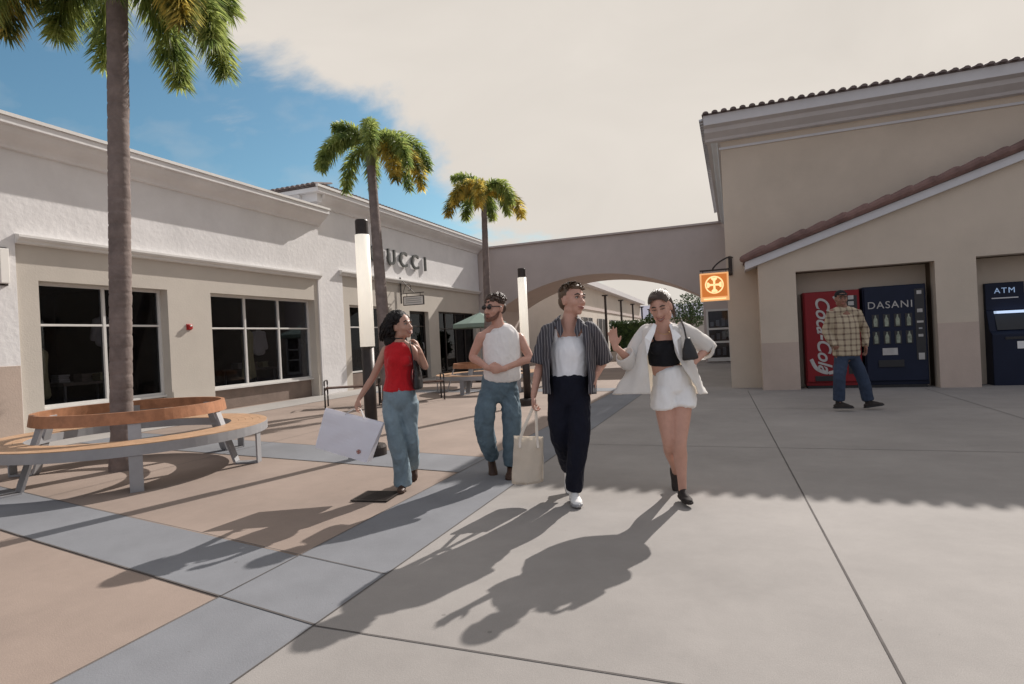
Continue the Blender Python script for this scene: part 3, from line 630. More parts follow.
# ------------------------------------------------------------------ palms
def frond_mesh(bm, base, az, e0, e1, L, rng, leaf=.27, wid=1.0, nl=80, per=7):
    """plumose (foxtail) frond: leaflets all round a drooping midrib"""
    n = 14; pts = [V(base)]; dirs = []
    for i in range(n):
        s = i / (n - 1); e = e0 + (e1 - e0) * (s ** .6); d = V((math.cos(az) * math.cos(e), math.sin(az) * math.cos(e), math.sin(e))); dirs.append(d); pts.append(pts[-1] + d * L / n)
    tube(bm, pts, [.026 * (1 - .85 * i / n) + .003 for i in range(n + 1)], n=5, sub=1)
    for k in range(nl):
        s = .10 + .90 * k / nl; f = s * n; i = min(int(f), n - 1); p = pts[i].lerp(pts[i + 1], f - i); t = dirs[i]
        ln = leaf * min(1, .35 + (s - .1) * 5) * (1 - .45 * max(0, (s - .7) / .3)) 
        a1 = t.orthogonal().normalized(); a2 = t.cross(a1)
        for j in range(per):
            a = 2 * math.pi * (j + rng.random() * .8) / per + k * .7
            d = (a1 * math.cos(a) + a2 * math.sin(a)) * 1.0 + t * (.35 + .3 * rng.random()) ; d.normalize()
            l = ln * rng.uniform(.75, 1.15); w_ = .017 * wid * rng.uniform(.7, 1.2)
            sd_ = d.cross(V((rng.uniform(-1, 1), rng.uniform(-1, 1), rng.uniform(-1, 1)))).normalized() * w_
            m_ = p + d * l * .5; tip = p + d * l * .92 + V((0, 0, -l * .30))
            v = [bm.verts.new(q) for q in (p - sd_ * .4, p + sd_ * .4, m_ + sd_, tip, m_ - sd_)]
            bm.faces.new((v[0], v[1], v[2], v[4])); bm.faces.new((v[4], v[2], v[3]))
def palm(label, base, crown, r0, r1, specs, L, seed, leaf=.27, nl=80, shaft=.8, lean=(0, 0), wid=1.0, per=7):
    """specs: (azimuth deg, start elevation, end elevation, length factor, dry?)"""
    rng = random.Random(seed); base = V(base); crown = V(crown)
    t = thing('palm_tree', label, 'palm tree', base, 0, 'foxtail palms of the plaza')
    top = crown - base; bm = B(); n = 60; P = []; R_ = []
    for i in range(n + 1):
        s = i / n; c = top * s + V((lean[0], lean[1], 0)) * math.sin(math.pi * s); P.append(c)
        R_.append((r0 + (r1 - r0) * s) * (1 + .18 * max(0, 1 - s * 14)) * (1 + .012 * math.sin(i * 2.4)))
    tube(bm, P, R_, n=18, sub=5, ref=(1, 0, 0), caps=False)
    rr = 0
    for v in bm.verts:                      # leaf scar rings
        q = v.co.z * 6.2 + .15 * noise.noise(v.co * 3); fr = q - math.floor(q)
        if fr < .12:
            c = P[min(n, max(0, int(v.co.z / top.z * n)))]; d = (v.co - c); d.z = 0; v.co -= d * .05
        v.co += V((v.co.x, v.co.y, 0)).normalized() * .006 * noise.noise(v.co * 7)
    obj('trunk', bm, 'trunk', t, smooth=True)
    bm = B(); tube(bm, [top, top + V((0, 0, shaft * .5)), top + V((0, 0, shaft))], [r1 * 1.1, r1 * 1.0, r1 * .45], ref=(1, 0, 0), n=16); obj('crownshaft', bm, 'shaft', t, smooth=True)
    for az, e0, e1, lf, dry in specs:
        bm = B(); a = rad(az); frond_mesh(bm, top + V((math.cos(a) * .05, math.sin(a) * .05, shaft * .85 + rng.uniform(-.1, .1))), a, rad(e0), rad(e1), L * lf, rng, leaf, wid, nl, per)
        obj('frond', bm, 'leaf_dry' if dry else 'leaf', t)
    return t
# image-right is azimuth 20.8 deg in plan, towards the camera is -69
R0 = 20.8
def ring(k, jit, seed, e0=62, e1=-86):
    rg = random.Random(seed); return [(R0 + 360 * i / k + rg.uniform(-jit, jit), e0 + rg.uniform(-14, 10), e1 + rg.uniform(-3, 10), rg.uniform(.88, 1.1), rg.random() < .2) for i in range(k)]
P1 = V((-6.92, 4.87, 0))
sp1 = [(R0 + 0, 25, -84, .86, 0), (R0 - 25, 20, -86, .92, 1), (R0 - 60, 30, -84, .8, 0), (R0 + 180, 45, -82, 1.0, 1), (R0 + 200, 38, -80, 1.05, 0), (R0 + 165, 25, -84, .72, 0), (R0 + 230, 40, -80, .8, 1), (R0 + 90, 30, -80, .95, 0), (R0 + 60, 45, -80, 1, 0), (R0 + 130, 45, -80, 1, 0), (R0 + 30, 55, -70, .8, 0), (R0 + 330, 60, -60, .85, 0)]
palm('tallest foreground palm rising through the nearest round bench, its crown cut off by the photo', P1, at(117, -8, 7.0), .122, .110, sp1, 1.95, 3, .38, 130, .5, wid=.75)
P2 = V((-7.2, 11.15, 0))
sp2 = ring(8, 14, 5, 68) + [(R0 - 12, 35, -89, 1.12, 1), (R0 - 45, 30, -88, .9, 1), (R0 + 60, 78, 10, .6, 0), (R0 + 190, 75, 0, .55, 0)]
palm('leaning middle palm with yellowing fronds in front of the grey letters', P2, at(371, 166, 14.35), .155, .105, sp2, 1.8, 11, .33, 90, .5, wid=1.1, per=5)
P3 = at(486, 300, 16); P3.z = 0
palm('small far palm standing before the arch wall, beside the white light post', P3, at(484, 209, 16), .12, .075, ring(8, 12, 9, 70) + [(R0 + 160, 86, 0, .8, 0)], 1.4, 21, .30, 70, .4, wid=1.2, per=5)
# ------------------------------------------------------------------ round benches
def round_bench(label, c):
    t = thing('round_bench', label, 'bench', c, 0, 'round benches built around palms')
    Ro, Ri, zt = 1.45, 1.04, .475
    def annulus(bm, r0, r1, z0, z1, n=72, tilt=0):
        v = [[bm.verts.new((r * math.cos(2 * math.pi * k / n), r * math.sin(2 * math.pi * k / n), z)) for k in range(n)] for r, z in ((r0, z0), (r1, z0), (r1 + tilt, z1), (r0 + tilt, z1))]
        for a, b in ((0, 1), (1, 2), (2, 3), (3, 0)):
            for k in range(n): bm.faces.new((v[a][k], v[a][(k + 1) % n], v[b][(k + 1) % n], v[b][k]))
    bm = B()
    for i in range(5): annulus(bm, Ri + i * .084, Ri + i * .084 + .081, zt - .03, zt)
    obj('seat', bm, 'wood_pale', t)
    bm = B(); annulus(bm, Ro, Ro + .012, zt - .11, zt - .008); annulus(bm, Ri - .012, Ri - .002, zt - .10, zt - .008); annulus(bm, Ri, Ro - .002, zt - .045, zt - .033); obj('seat_frame', bm, 'steel', t)
    bm = B(); annulus(bm, .955, .995, .64, .765, tilt=-.02); obj('backrest', bm, 'wood', t)
    for k in range(6):
        a = rad(-36.5 + 60 * k); bm = B(); ca, sa = math.cos(a), math.sin(a); tn = V((-sa, ca, 0))
        def P(r, z): return V((r * ca, r * sa, z))
        bar(bm, P(1.655, .0), P(1.655, zt - .05), .20, .02, ref=tn.cross(V((0, 0, 1))))
        bm.free(); bm = B()
        def slab(pa, pb, th, w_=.2):
            d = (pb - pa).normalized(); nn = d.cross(tn).normalized() * th / 2
            prism(bm, [pa - nn - tn * w_ / 2, pa + nn - tn * w_ / 2, pb + nn - tn * w_ / 2, pb - nn - tn * w_ / 2], tn * w_)
        slab(P(Ro - .015, 0.0), P(Ro - .015, zt - .112), .02, .12); slab(P(Ro - .027, .012), P(1.17, .012), .02, .12); slab(P(1.17, .022), P(.945, .70), .03, .12); slab(P(Ro - .03, zt - .06), P(1.04, zt - .06), .02, .12)
        obj('leg', bm, 'steel', t, bevel=.003)
    return t
round_bench('large circular bench with wooden seat and backrest ring around the foreground palm', (P1.x + .17, P1.y + .06, 0))
round_bench('distant circular bench around the far palm, behind the man in sunglasses', (P3.x, P3.y, 0))
# ------------------------------------------------------------------ light posts
def light_post(label, c, zb=1.30, zt=2.62):
    t = thing('light_post', label, 'lamp post', (c[0], c[1], 0), rad(20), 'white tube light posts')
    bm = B(); lathe(bm, [(.17, 0), (.17, .10), (.155, .13), (.10, .14)], 28); obj('base', bm, 'dark_metal', t, smooth=False)
    bm = B(); lathe(bm, [(.076, .141), (.076, zb)], 24); obj('post', bm, 'dark_metal', t, smooth=True, bevel=0)
    bm = B(); lathe(bm, [(.088, zb + .002), (.088, zt)], 28); obj('lamp_tube', bm, 'lamp_acrylic', t, smooth=True)
    bm = B(); lathe(bm, [(.079, zt + .002), (.079, zt + .17), (.072, zt + .185)], 24); obj('cap', bm, 'dark_metal', t)
    return t
light_post('white tube light post on dark base right beside the woman in red', ground(373, 455), 1.33, 2.70)
light_post('white tube light post between the man in sunglasses and the man with the tote', ground(528, 405), 1.18, 2.58)
# ------------------------------------------------------------------ backless benches
def bench(label, a, b):
    a, b = V((a.x, a.y, 0)), V((b.x, b.y, 0)); d = b - a; L = d.length; t = thing('backless_bench', label, 'bench', a, math.atan2(d.y, d.x), 'backless slatted benches')
    bm = B()
    for i in range(6): box(bm, .02, L - .02, .02 + i * .072, .075 + i * .072, .42, .45)
    obj('seat', bm, 'dark_wood', t)
    for x in (.03, L - .03):
        bm = B()
        for y in (.0, .44): tube(bm, [(x, y, 0), (x, y, .3), (x, y, .56), (x, y + (.04 if y == 0 else -.04), .60), (x, .22, .61)], [.018] * 5, n=8)
        bar(bm, (x, .015, .40), (x, .425, .40), .03); obj('leg_frame', bm, 'dark_metal', t, smooth=False)
    return t
bench('backless bench with dark end hoops left of the first light post', at(324, 408, 13.2), at(381, 404, 13.4))
bench('backless bench with dark end hoops between the woman in red and the man in sunglasses', at(387, 404, 13.5), at(446, 400, 13.9))
# ------------------------------------------------------------------ umbrella
c = at(480, 320, 19.5); t = thing('patio_umbrella', 'faded green patio umbrella by the far shop window', 'umbrella', (c.x, c.y, 0))
bm = B(); n = 8; top = V((0, 0, 2.30)); R_ = .95; rim = [V((R_ * math.cos(2 * math.pi * k / n), R_ * math.sin(2 * math.pi * k / n), 1.92)) for k in range(n)]
for k in range(n):
    a, b = rim[k], rim[(k + 1) % n]; prism(bm, [top, a, b], (0, 0, .01)); prism(bm, [a, b, b - V((0, 0, .12)), a - V((0, 0, .12))], (a + b).normalized() * .008)
obj('canopy', bm, 'green_canvas', t); bm = B(); tube(bm, [(0, 0, .05), (0, 0, 2.34)], [.022, .022], n=8, ref=(1, 0, 0)); obj('pole', bm, 'steel', t); bm = B(); lathe(bm, [(.25, 0), (.25, .05), (.05, .08)]); obj('base', bm, 'dark_metal', t)
# ------------------------------------------------------------------ vending machines
def machine(name, label, x0, x1, h, m_, y=13.62, dep=.82, cat='vending machine', grp=None):
    t = thing(name, label, cat, (x0, y, 0), 0, grp); W_ = x1 - x0; bm = B(); box(bm, 0, W_, .06, dep, .06, h); obj('body', bm, m_, t, bevel=.012)
    bm = B(); box(bm, .02, W_ - .02, 0, .059, .14, h - .02); dr = obj('door', bm, m_, t, bevel=.015)
    bm = B(); box(bm, .03, W_ - .03, .08, dep - .05, 0, .059); obj('foot', bm, 'black', t)
    return t, dr, W_
FZ = lambda t, x, z, y=-.004: V((t.location.x + x, t.location.y + y, z))
t, dr, w_ = machine('vending_machine', 'red soft drink vending machine with white script lettering', 1.38, 2.42, 2.02, 'red_metal', grp='vending machines in the wall niche')
text('Coca-Cola', .36, 'print_faded', basis((0, 0, -1), (1, 0, 0), FZ(t, .34, 1.14, -.008)), dr, shear=.35, depth=.002, bold=.006)
bm = B()
for pts, wd in (([(.10, .62), (.20, .42), (.42, .33), (.62, .42), (.72, .60), (.74, .9)], .035), ([(.56, 1.9), (.66, 1.7), (.70, 1.45), (.66, 1.2)], .02)):
    q = catmull([(a, -.004, b) for a, b in pts], 8); tube(bm, q, [(wd, .003)] * len(q), ref=(1, 0, 0), n=6, sub=1)
obj('ribbon_mark', bm, 'print_faded', dr)
bm = B(); box(bm, .78, .98, -.008, -.001, .3, 1.9); obj('control_strip', bm, 'black', dr, bevel=.003)
for z in (1.86, 1.74, 1.62):
    bm = B(); box(bm, .82, .92, -.018, -.009, z - .04, z + .04); obj('selection_button', bm, 'print_faded', dr)
bm = B(); box(bm, .16, .70, -.02, -.001, .16, .27); obj('delivery_flap', bm, 'black', dr, bevel=.005)
t, dr, w_ = machine('vending_machine', 'navy water vending machine with two rows of bottle pictures', 2.47, 3.56, 2.05, 'navy_metal', grp='vending machines in the wall niche')
text('DASANI', .20, 'letter', basis((1, 0, 0), (0, 0, 1), FZ(t, .46, 1.66)), dr, depth=.002, spacing=1.15).data.materials[0] = MT['print_faded']
for i in range(4):
    for j in range(2):
        x, z = .14 + i * .19, (1.22, .88)[j]; bm = B(); box(bm, x, x + .12, -.010, -.001, z, z + .26); pnl = obj('bottle_panel', bm, 'black', dr, bevel=.003)
        bm = B(); tube(bm, [(x + .06, -.012, z + .02), (x + .06, -.012, z + .15), (x + .06, -.012, z + .20), (x + .06, -.012, z + .24)], [(.032, .004), (.034, .004), (.014, .004), (.013, .004)], ref=(1, 0, 0), n=10); obj('bottle_picture', bm, 'bottle', pnl)
bm = B(); box(bm, .30, .56, -.010, -.001, .66, .80); obj('notice', bm, 'print_faded', dr)
bm = B(); box(bm, .22, .66, -.02, -.001, .42, .56); obj('delivery_flap', bm, 'black', dr, bevel=.005)
bm = B(); box(bm, .88, 1.04, -.008, -.001, .55, 1.95); cs = obj('control_strip', bm, 'black', dr, bevel=.003)
for z, h, wd in ((1.88, .07, .08), (1.52, .07, .09), (1.30, .04, .11), (1.17, .03, .06), (1.03, .05, .08), (.62, .13, .10)):
    bm = B(); box(bm, .96 - wd / 2, .96 + wd / 2, -.014, -.009, z - h / 2, z + h / 2); obj('payment_slot', bm, 'print_faded' if h > .035 else 'steel', cs)
# cash machine
t = thing('cash_machine', 'dark cash machine with lit topper sign in the right niche', 'cash machine', (4.62, 13.75, 0))
bm = B(); prism(bm, [(0, 0, 0), (0, .75, 0), (0, .75, 1.45), (0, .25, 1.45), (0, .12, 1.05), (0, 0, .98)], (.78, 0, 0)); obj('cabinet', bm, 'navy_metal', t, bevel=.01)
bm = B(); box(bm, .0, .62, .25, .5, 1.451, 1.98); tp = obj('topper', bm, 'navy_metal', t, bevel=.01)
text('ATM', .15, emis('lit_sign_letters', (.30, .42, .62), .3), basis((1, 0, 0), (0, 0, 1), (4.62 + .31, 13.75 + .244, 1.82)), tp, depth=.002, spacing=1.2)
bm = B(); box(bm, .1, .52, .243, .248, 1.67, 1.69); obj('writing_line', bm, 'trim_cool', tp)
bm = B(); box(bm, .12, .66, .10, .24, 1.38, 1.43); obj('light_bar', bm, emis('light_bar', (.6, .75, 1), .5), t)
bm = B(); prism(bm, [(.12, .108, 1.06), (.66, .108, 1.06), (.66, .222, 1.36), (.12, .222, 1.36)], (0, -.006, .003)); obj('screen', bm, 'black', t)
bm = B(); box(bm, .2, .6, -.01, .0, .88, .93); obj('card_slot', bm, 'black', t); bm = B(); box(bm, .38, .62, -.006, -.001, .70, .84); obj('notice', bm, 'white_paint', t)
# ------------------------------------------------------------------ orange blade sign
SY = 13.0; t = thing('hanging_sign', 'backlit orange square sign with round cross emblem on the corner bracket', 'sign', (-.34, SY, 1.94))
bm = B(); tube(bm, [(.38, .9, .98), (.30, .5, .95), (.12, .1, .82), (.0, 0, .70), (-.02, 0, .64)], [.018] * 5, n=8); box(bm, -.28, .30, -.03, .03, .63, .66)
for x in (-.22, .24): box(bm, x - .008, x + .008, -.008, .008, .59, .629)
tube(bm, [(.28, .0, .645), (.30, .5, .645), (.34, 1.05, .645)], [.014] * 3, n=8); box(bm, .29, .37, 1.06, 1.095, .6, 1.02)
obj('bracket', bm, 'dark_metal', t)
bm = B(); box(bm, -.285, .285, -.05, .05, 0, .588); bx = obj('sign_box', bm, emis('lit_sign_edge', (.75, .38, .15), .55), t, bevel=.008)
bm = B(); box(bm, -.25, .25, -.056, -.051, .09, .555); obj('sign_face', bm, sign_orange(), bx)
le = emis('lit_emblem', (1.0, .64, .30), .75); cx, cz, r_ = 0, .335, .185
bm = B()
for k in range(48):
    a, b = 2 * math.pi * k / 48, 2 * math.pi * (k + 1) / 48
    prism(bm, [(cx + rr * math.cos(q), -.0565, cz + rr * math.sin(q)) for rr, q in ((r_, a), (r_, b), (r_ - .026, b), (r_ - .026, a))], (0, -.003, 0))
for k in range(4):            # flared double-T arms
    m_ = Matrix.Rotation(math.pi / 2 * k, 3, 'Y')
    for pl in ([(-.018, 0), (.018, 0), (.022, .08), (.06, .115), (.055, .145), (-.055, .145), (-.06, .115), (-.022, .08)],):
        sc_ = 1 if k % 2 == 0 else .97
        prism(bm, [V((cx, 0, cz)) + m_ @ V((a * sc_, -.0568 - .0003 * k, b * sc_ + .006)) for a, b in pl], (0, -.003, 0))
obj('emblem', bm, le, bx); bm = B(); box(bm, -.22, .22, -.0565, -.051, .03, .055); obj('lower_line', bm, le, bx)
# ------------------------------------------------------------------ beyond the arch
a = at(575, 300, 33); b = at(640, 300, 62); a.z = b.z = 0
d = (b - a); L = d.length; t = thing('far_store_building', 'pale far store row running away beyond the arch', 'building', a, math.atan2(d.y, d.x))
bm = B(); box(bm, 0, L, 0, 6, 0, 4.4); obj('wall', bm, 'stucco_beige', t); bm = B(); box(bm, -.3, L + .3, -.5, 6, 4.4, 4.75); obj('cornice', bm, 'trim_cool', t); bm = B(); box(bm, 0, L, -.06, -.001, 3.0, 3.2); obj('moulding', bm, 'stucco_grey', t)
for i in range(6):
    bm = B(); box(bm, 1.5 + i * 4.8, 4.5 + i * 4.8, -.03, -.002, .3, 2.5); f = obj('window', bm, 'black', t); bm = B()
    for q in (1.5, 3, 4.45): box(bm, q + i * 4.8, q + .08 + i * 4.8, -.07, -.031, .3, 2.5)
    obj('window_frame', bm, 'frame', f)
for i in range(5):
    p_ = a + d * (i + .2) / 5.2; nn = V((d.y, -d.x, 0)).normalized(); q = thing('trellis_post', 'slim dark trellis post beyond the arch, %s from the near end' % ('first', 'second', 'third', 'fourth', 'fifth')[i], 'post', p_ + nn * 1.5, 0, 'trellis posts beyond the arch')
    bm = B(); box(bm, -.06, .06, -.06, .06, 0, 3.6); obj('post', bm, 'dark_metal', q); bm = B(); box(bm, -.16, .16, -.16, .16, 3.601, 3.68); obj('cap', bm, 'dark_metal', q)
c = at(625, 345, 31); t = thing('garden_wall', 'low pale wall under the hedge beyond the arch', 'wall', (c.x - .5, c.y, 0), rad(10)); bm = B(); box(bm, -3.0, 2.6, 0, .3, 0, .45); obj('wall', bm, 'stucco_beige', t)
def leaf_cloud(bm, c, r, n, size, rng, boxy=False):
    for i in range(n):
        if boxy: p = V((rng.uniform(-1, 1) * r[0], rng.uniform(-1, 1) * r[1], rng.uniform(-1, 1) * r[2]))
        else:
            q = V((rng.gauss(0, 1), rng.gauss(0, 1), rng.gauss(0, 1))).normalized() * rng.random() ** .4; p = V((q.x * r[0], q.y * r[1], q.z * r[2]))
        if noise.noise(p * 1.7 + V(c)) < -.22: continue
        p += V(c); a_ = V((rng.gauss(0, 1), rng.gauss(0, 1), rng.gauss(0, 1))).normalized() * size; b_ = a_.orthogonal().normalized() * size * .45
        v = [bm.verts.new(x) for x in (p - a_, p + b_, p + a_, p - b_)]; bm.faces.new(v)
rng = random.Random(4)
c = at(628, 342, 32); t = thing('hedge', 'clipped dark green hedge beyond the arch behind the waving hand', 'hedge', (c.x, c.y, 0), rad(10))
bm = B(); leaf_cloud(bm, (0, 0, 1.25), (.95, .5, .85), 3600, .075, rng, True); obj('foliage', bm, 'hedge', t); bm = B(); box(bm, -.85, .85, -.32, .32, .5, 1.95); obj('core', bm, 'hedge', t)
for i, (px, dp_, h, lab) in enumerate(((574, 30, 2.0, 'low bushy shrub in the sun seen under the arch left of the pinstriped shirt'), (690, 46, 4.3, 'dark tree crown beyond the arch right of the ponytail'), (655, 50, 3.1, 'low round tree behind the hedge beyond the arch'))):
    c = at(px, 320, dp_); t = thing('shrub' if h < 2.5 else 'tree', lab, 'shrub' if h < 2.5 else 'tree', (c.x, c.y, 0)); bm = B(); tube(bm, [(0, 0, 0), (.1, 0, h * .4), (0, .1, h * .8)], [.12, .09, .05], n=8, ref=(1, 0, 0))
    for k in range(5): tube(bm, [(0, 0, h * .45), (math.cos(k * 1.3) * h * .2, math.sin(k * 1.3) * h * .2, h * .8)], [.05, .02], n=6, ref=(1, 0, 0), sub=1)
    obj('trunk', bm, 'trunk', t)
    bm = B(); leaf_cloud(bm, (0, 0, h * .66), (h * .36, h * .36, h * .36), 2600, .1, rng); obj('crown', bm, 'hedge', t)
a = at(622, 320, 66); b = at(760, 320, 66); a.z = b.z = 0; d = b - a
t = thing('far_pavilion', 'far building with blue grey roof closing the passage beyond the arch', 'building', a, math.atan2(d.y, d.x)); bm = B(); box(bm, 0, d.length, 0, 8, 0, 3.0); obj('wall', bm, 'stucco_beige', t)
bm = B(); prism(bm, [(-.6, -.6, 3.0), (-.6, 8.6, 3.0), (-.6, 4, 4.7)], (d.length + 1.2, 0, 0)); obj('roof', bm, 'haze_blue', t)
# ------------------------------------------------------------------ people
CZ = V((0, 0, 1)); CFh = V((CF.x, CF.y, 0)).normalized(); CRh = V((CR.x, CR.y, 0)).normalized()
def face_axes(yawdeg, tilt=0, nod=0):
    """yaw 0 looks at the camera; positive turns to image right"""
    f = (-CFh) * math.cos(rad(yawdeg)) + CRh * math.sin(rad(yawdeg)); r = f.cross(CZ) * -1; u = V(CZ)
    q = Matrix.Rotation(rad(nod), 3, r) ; f, u = q @ f, q @ u; q = Matrix.Rotation(rad(tilt), 3, f); r, u = q @ r, q @ u
    return r.normalized(), f.normalized(), u.normalized()
def head_shapes(bm, c, ax, s=1.0, female=False):
    r, f, u = ax; P = lambda x, y, z: c + (r * x + f * y + u * z) * s
    E_ = lambda p, q: ell(bm, P(*p), tuple(k * s for k in q), ax, 18)
    E_((0, -.012, .032), (.074, .096, .084)); E_((0, .022, -.015), (.066, .072, .085)); E_((0, .030, -.062), (.050, .054, .046))
    E_((0, .062, -.094), (.021, .020, .018)); E_((0, .072, .020), (.050, .020, .018)); 
    for x in (-1, 1):
        E_((x * .037, .058, -.028), (.024, .026, .026)); E_((x * .045, .0, -.066), (.022, .040, .036))
        ell(bm, P(x * .076, -.006, -.012), (.009 * s, .019 * s, .031 * s), ax, 12)
    tube(bm, [P(0, .088, .012), P(0, .101, -.012), P(0, .112, -.032)], [.008 * s, .010 * s, .0135 * s], ref=r, n=10)
    for x in (-1, 1): E_((x * .012, .098, -.036), (.009, .011, .008))
    E_((0, .086, -.061), (.026, .014, .014))
def face_parts(body, c, ax, s=1.0, smile=0, glasses=False, brow='hair_brown', shut=False):
    r, f, u = ax; P = lambda x, y, z: c + (r * x + f * y + u * z) * s
    for x in (-1, 1):
        bm = B(); tube(bm, [P(x * .016, .094, .027), P(x * .032, .093, .033), P(x * .049, .080, .026)], [(.004 * s, .004 * s), (.0055 * s, .004 * s), (.003 * s, .003 * s)], ref=u, n=8); obj('eyebrow', bm, brow, body, world=True, smooth=True)
        if not glasses:
            bm = B(); ell(bm, P(x * .031, .081, .006), (.0125 * s, .0105 * s, (.003 if shut else .0062) * s), ax, 12); e = obj('eye', bm, 'teeth', body, world=True, smooth=True)
            bm = B(); ell(bm, P(x * .031, .0875, .006), (.0062 * s, .005 * s, (.0028 if shut else .0058) * s), ax, 10); obj('iris', bm, 'hair_black', e, world=True, smooth=True)
            bm = B(); tube(bm, [P(x * .015, .090, .008), P(x * .031, .0955, .0155 if not shut else .009), P(x * .047, .082, .008)], [.0022 * s] * 3, n=6); obj('eyelid', bm, 'hair_brown', body, world=True)
    bm = B(); k = smile * .008
    tube(bm, [P(-.025 - k, .083, -.057 + k), P(-.012, .098, -.060 - k * .2), P(0, .101, -.060 - k * .5), P(.012, .098, -.060 - k * .2), P(.025 + k, .083, -.057 + k)], [.0025 * s, .0045 * s, .005 * s, .0045 * s, .0025 * s], ref=u, n=8)
    tube(bm, [P(-.021 - k, .085, -.063), P(0, .1005, -.072 - k), P(.021 + k, .085, -.063)], [.003 * s, .006 * s, .003 * s], ref=u, n=8); obj('lips', bm, 'lips', body, world=True, smooth=True)
    if smile:
        bm = B(); tube(bm, [P(-.018, .095, -.063), P(0, .1045, -.0665), P(.018, .095, -.063)], [(.004 * s, .002 * s)] * 3, ref=u, n=8); obj('teeth', bm, 'teeth', body, world=True, smooth=True)
    if glasses:
        g = B()
        for x in (-1, 1): ell(g, P(x * .032, .100, .008), (.027 * s, .006 * s, .019 * s), ax, 16); tube(g, [P(x * .056, .092, .014), P(x * .076, .05, .014), P(x * .080, -.01, .008)], [.004 * s] * 3, n=8)
        tube(g, [P(-.008, .107, .014), P(.008, .107, .014)], [.004 * s] * 2, n=8)
        o = obj('sunglasses', g, 'black', body, world=True, smooth=True)
def hand_shapes(bm, w_, d, nrm, side, curl=25, s=1.0, spread=6, thumb_out=.75):
    """w_ wrist, d direction of fingers, nrm the way the palm faces, side towards the thumb"""
    d, side = V(d).normalized(), V(side); side = (side - d * side.dot(d)).normalized(); nrm_ = d.cross(side).normalized()
    if nrm_.dot(V(nrm)) < 0: nrm_ = -nrm_
    tube(bm, [w_ - d * .03 * s, w_ + d * .02 * s, w_ + d * .055 * s, w_ + d * .088 * s], [(.026 * s, .019 * s), (.031 * s, .017 * s), (.041 * s, .0155 * s), (.040 * s, .012 * s)], ref=side, n=14)
    for i, (o, L) in enumerate(((.029, .072), (.010, .080), (-.010, .074), (-.029, .058))):
        p = w_ + d * (.088 - abs(o - .01) * .25) * s + side * o * s; a = rad(spread * (1.5 - i) / 1.5); fd = (d * math.cos(a) + side * math.sin(a)).normalized(); pts = [p - fd * .02 * s, p]; c_ = rad(curl * (.55 + .12 * i))
        ang = 0
        for k, q in enumerate((.45, .31, .24)):
            ang += c_ * (.8, 1.1, .8)[k]; pts.append(pts[-1] + (fd * math.cos(ang) + nrm_ * math.sin(ang)) * L * q * s)
        r_ = (.0092, .0095, .0088, .0078)[i] * s; tube(bm, pts, [r_, r_, r_ * .97, r_ * .9, r_ * .78], ref=side, n=10)
    b_ = w_ + d * .022 * s + side * .026 * s; td = (d * (1.1 - thumb_out * .5) + side * thumb_out + nrm_ * .3).normalized()
    tube(bm, [w_ + d * .005 * s + side * .012 * s, b_, b_ + td * .036 * s, b_ + (td + d * .35 + nrm_ * .15).normalized() * .066 * s], [.014 * s, .0145 * s, .0108 * s, .0085 * s], ref=nrm_, n=10)
def limb(bm, pts, rads, ref=None, cap=.25): tube(bm, pts, rads, ref=ref or CRh, n=16, sub=5, cap=cap)
def blimb(bm, pts, rads, ref=None): limb(bm, pts, rads, ref, 1.0)
def shoe(person, ankle, toe, m_, L=.27, s=1.0, roll=0, sole='white_shoe'):
    """toe = direction in which the foot points; heel under the ankle"""
    d = V(toe).normalized(); up = CZ - d * CZ.dot(d)
    up.normalize(); sd_ = d.cross(up).normalized(); o = ankle
    bm = B(); ax = (sd_, d, up)
    def P(y, z, x=0): return o + d * y * s + up * z * s + sd_ * x * s
    tube(bm, [P(-.05, -.052), P(0, -.05), P(.07, -.055), P(.13, -.06), P(.175, -.066)], [(.034 * s, .030 * s), (.038 * s, .036 * s), (.042 * s, .03 * s), (.046 * s, .025 * s), (.034 * s, .018 * s)], ref=sd_, n=16)
    tube(bm, [P(-.012, -.03), P(-.012, .03)], [.038 * s, .036 * s], ref=sd_, n=14); tube(bm, [P(.0, -.005), P(.07, -.035), P(.12, -.05)], [.034 * s, .03 * s, .026 * s], ref=sd_, n=12)
    sh = merged('shoe', bm, m_, person, .007, 3)
    bm = B(); q = [P(y, -.089, x) for y, x in ((-.085, 0), (-.07, .03), (-.02, .037), (.05, .038), (.12, .047), (.17, .04), (.20, .012), (.20, -.012), (.17, -.04), (.12, -.046), (.05, -.034), (-.02, -.034), (-.07, -.028))]
    prism(bm, q, up * .022 * s); obj('sole', bm, sole, sh, world=True, bevel=.004)
    return sh
def strand_hair(bm, rng, n, cfun, rfun):
    for i in range(n):
        pts = cfun(rng); tube(bm, pts, [rfun(k / (len(pts) - 1)) for k in range(len(pts))], n=5, sub=3)
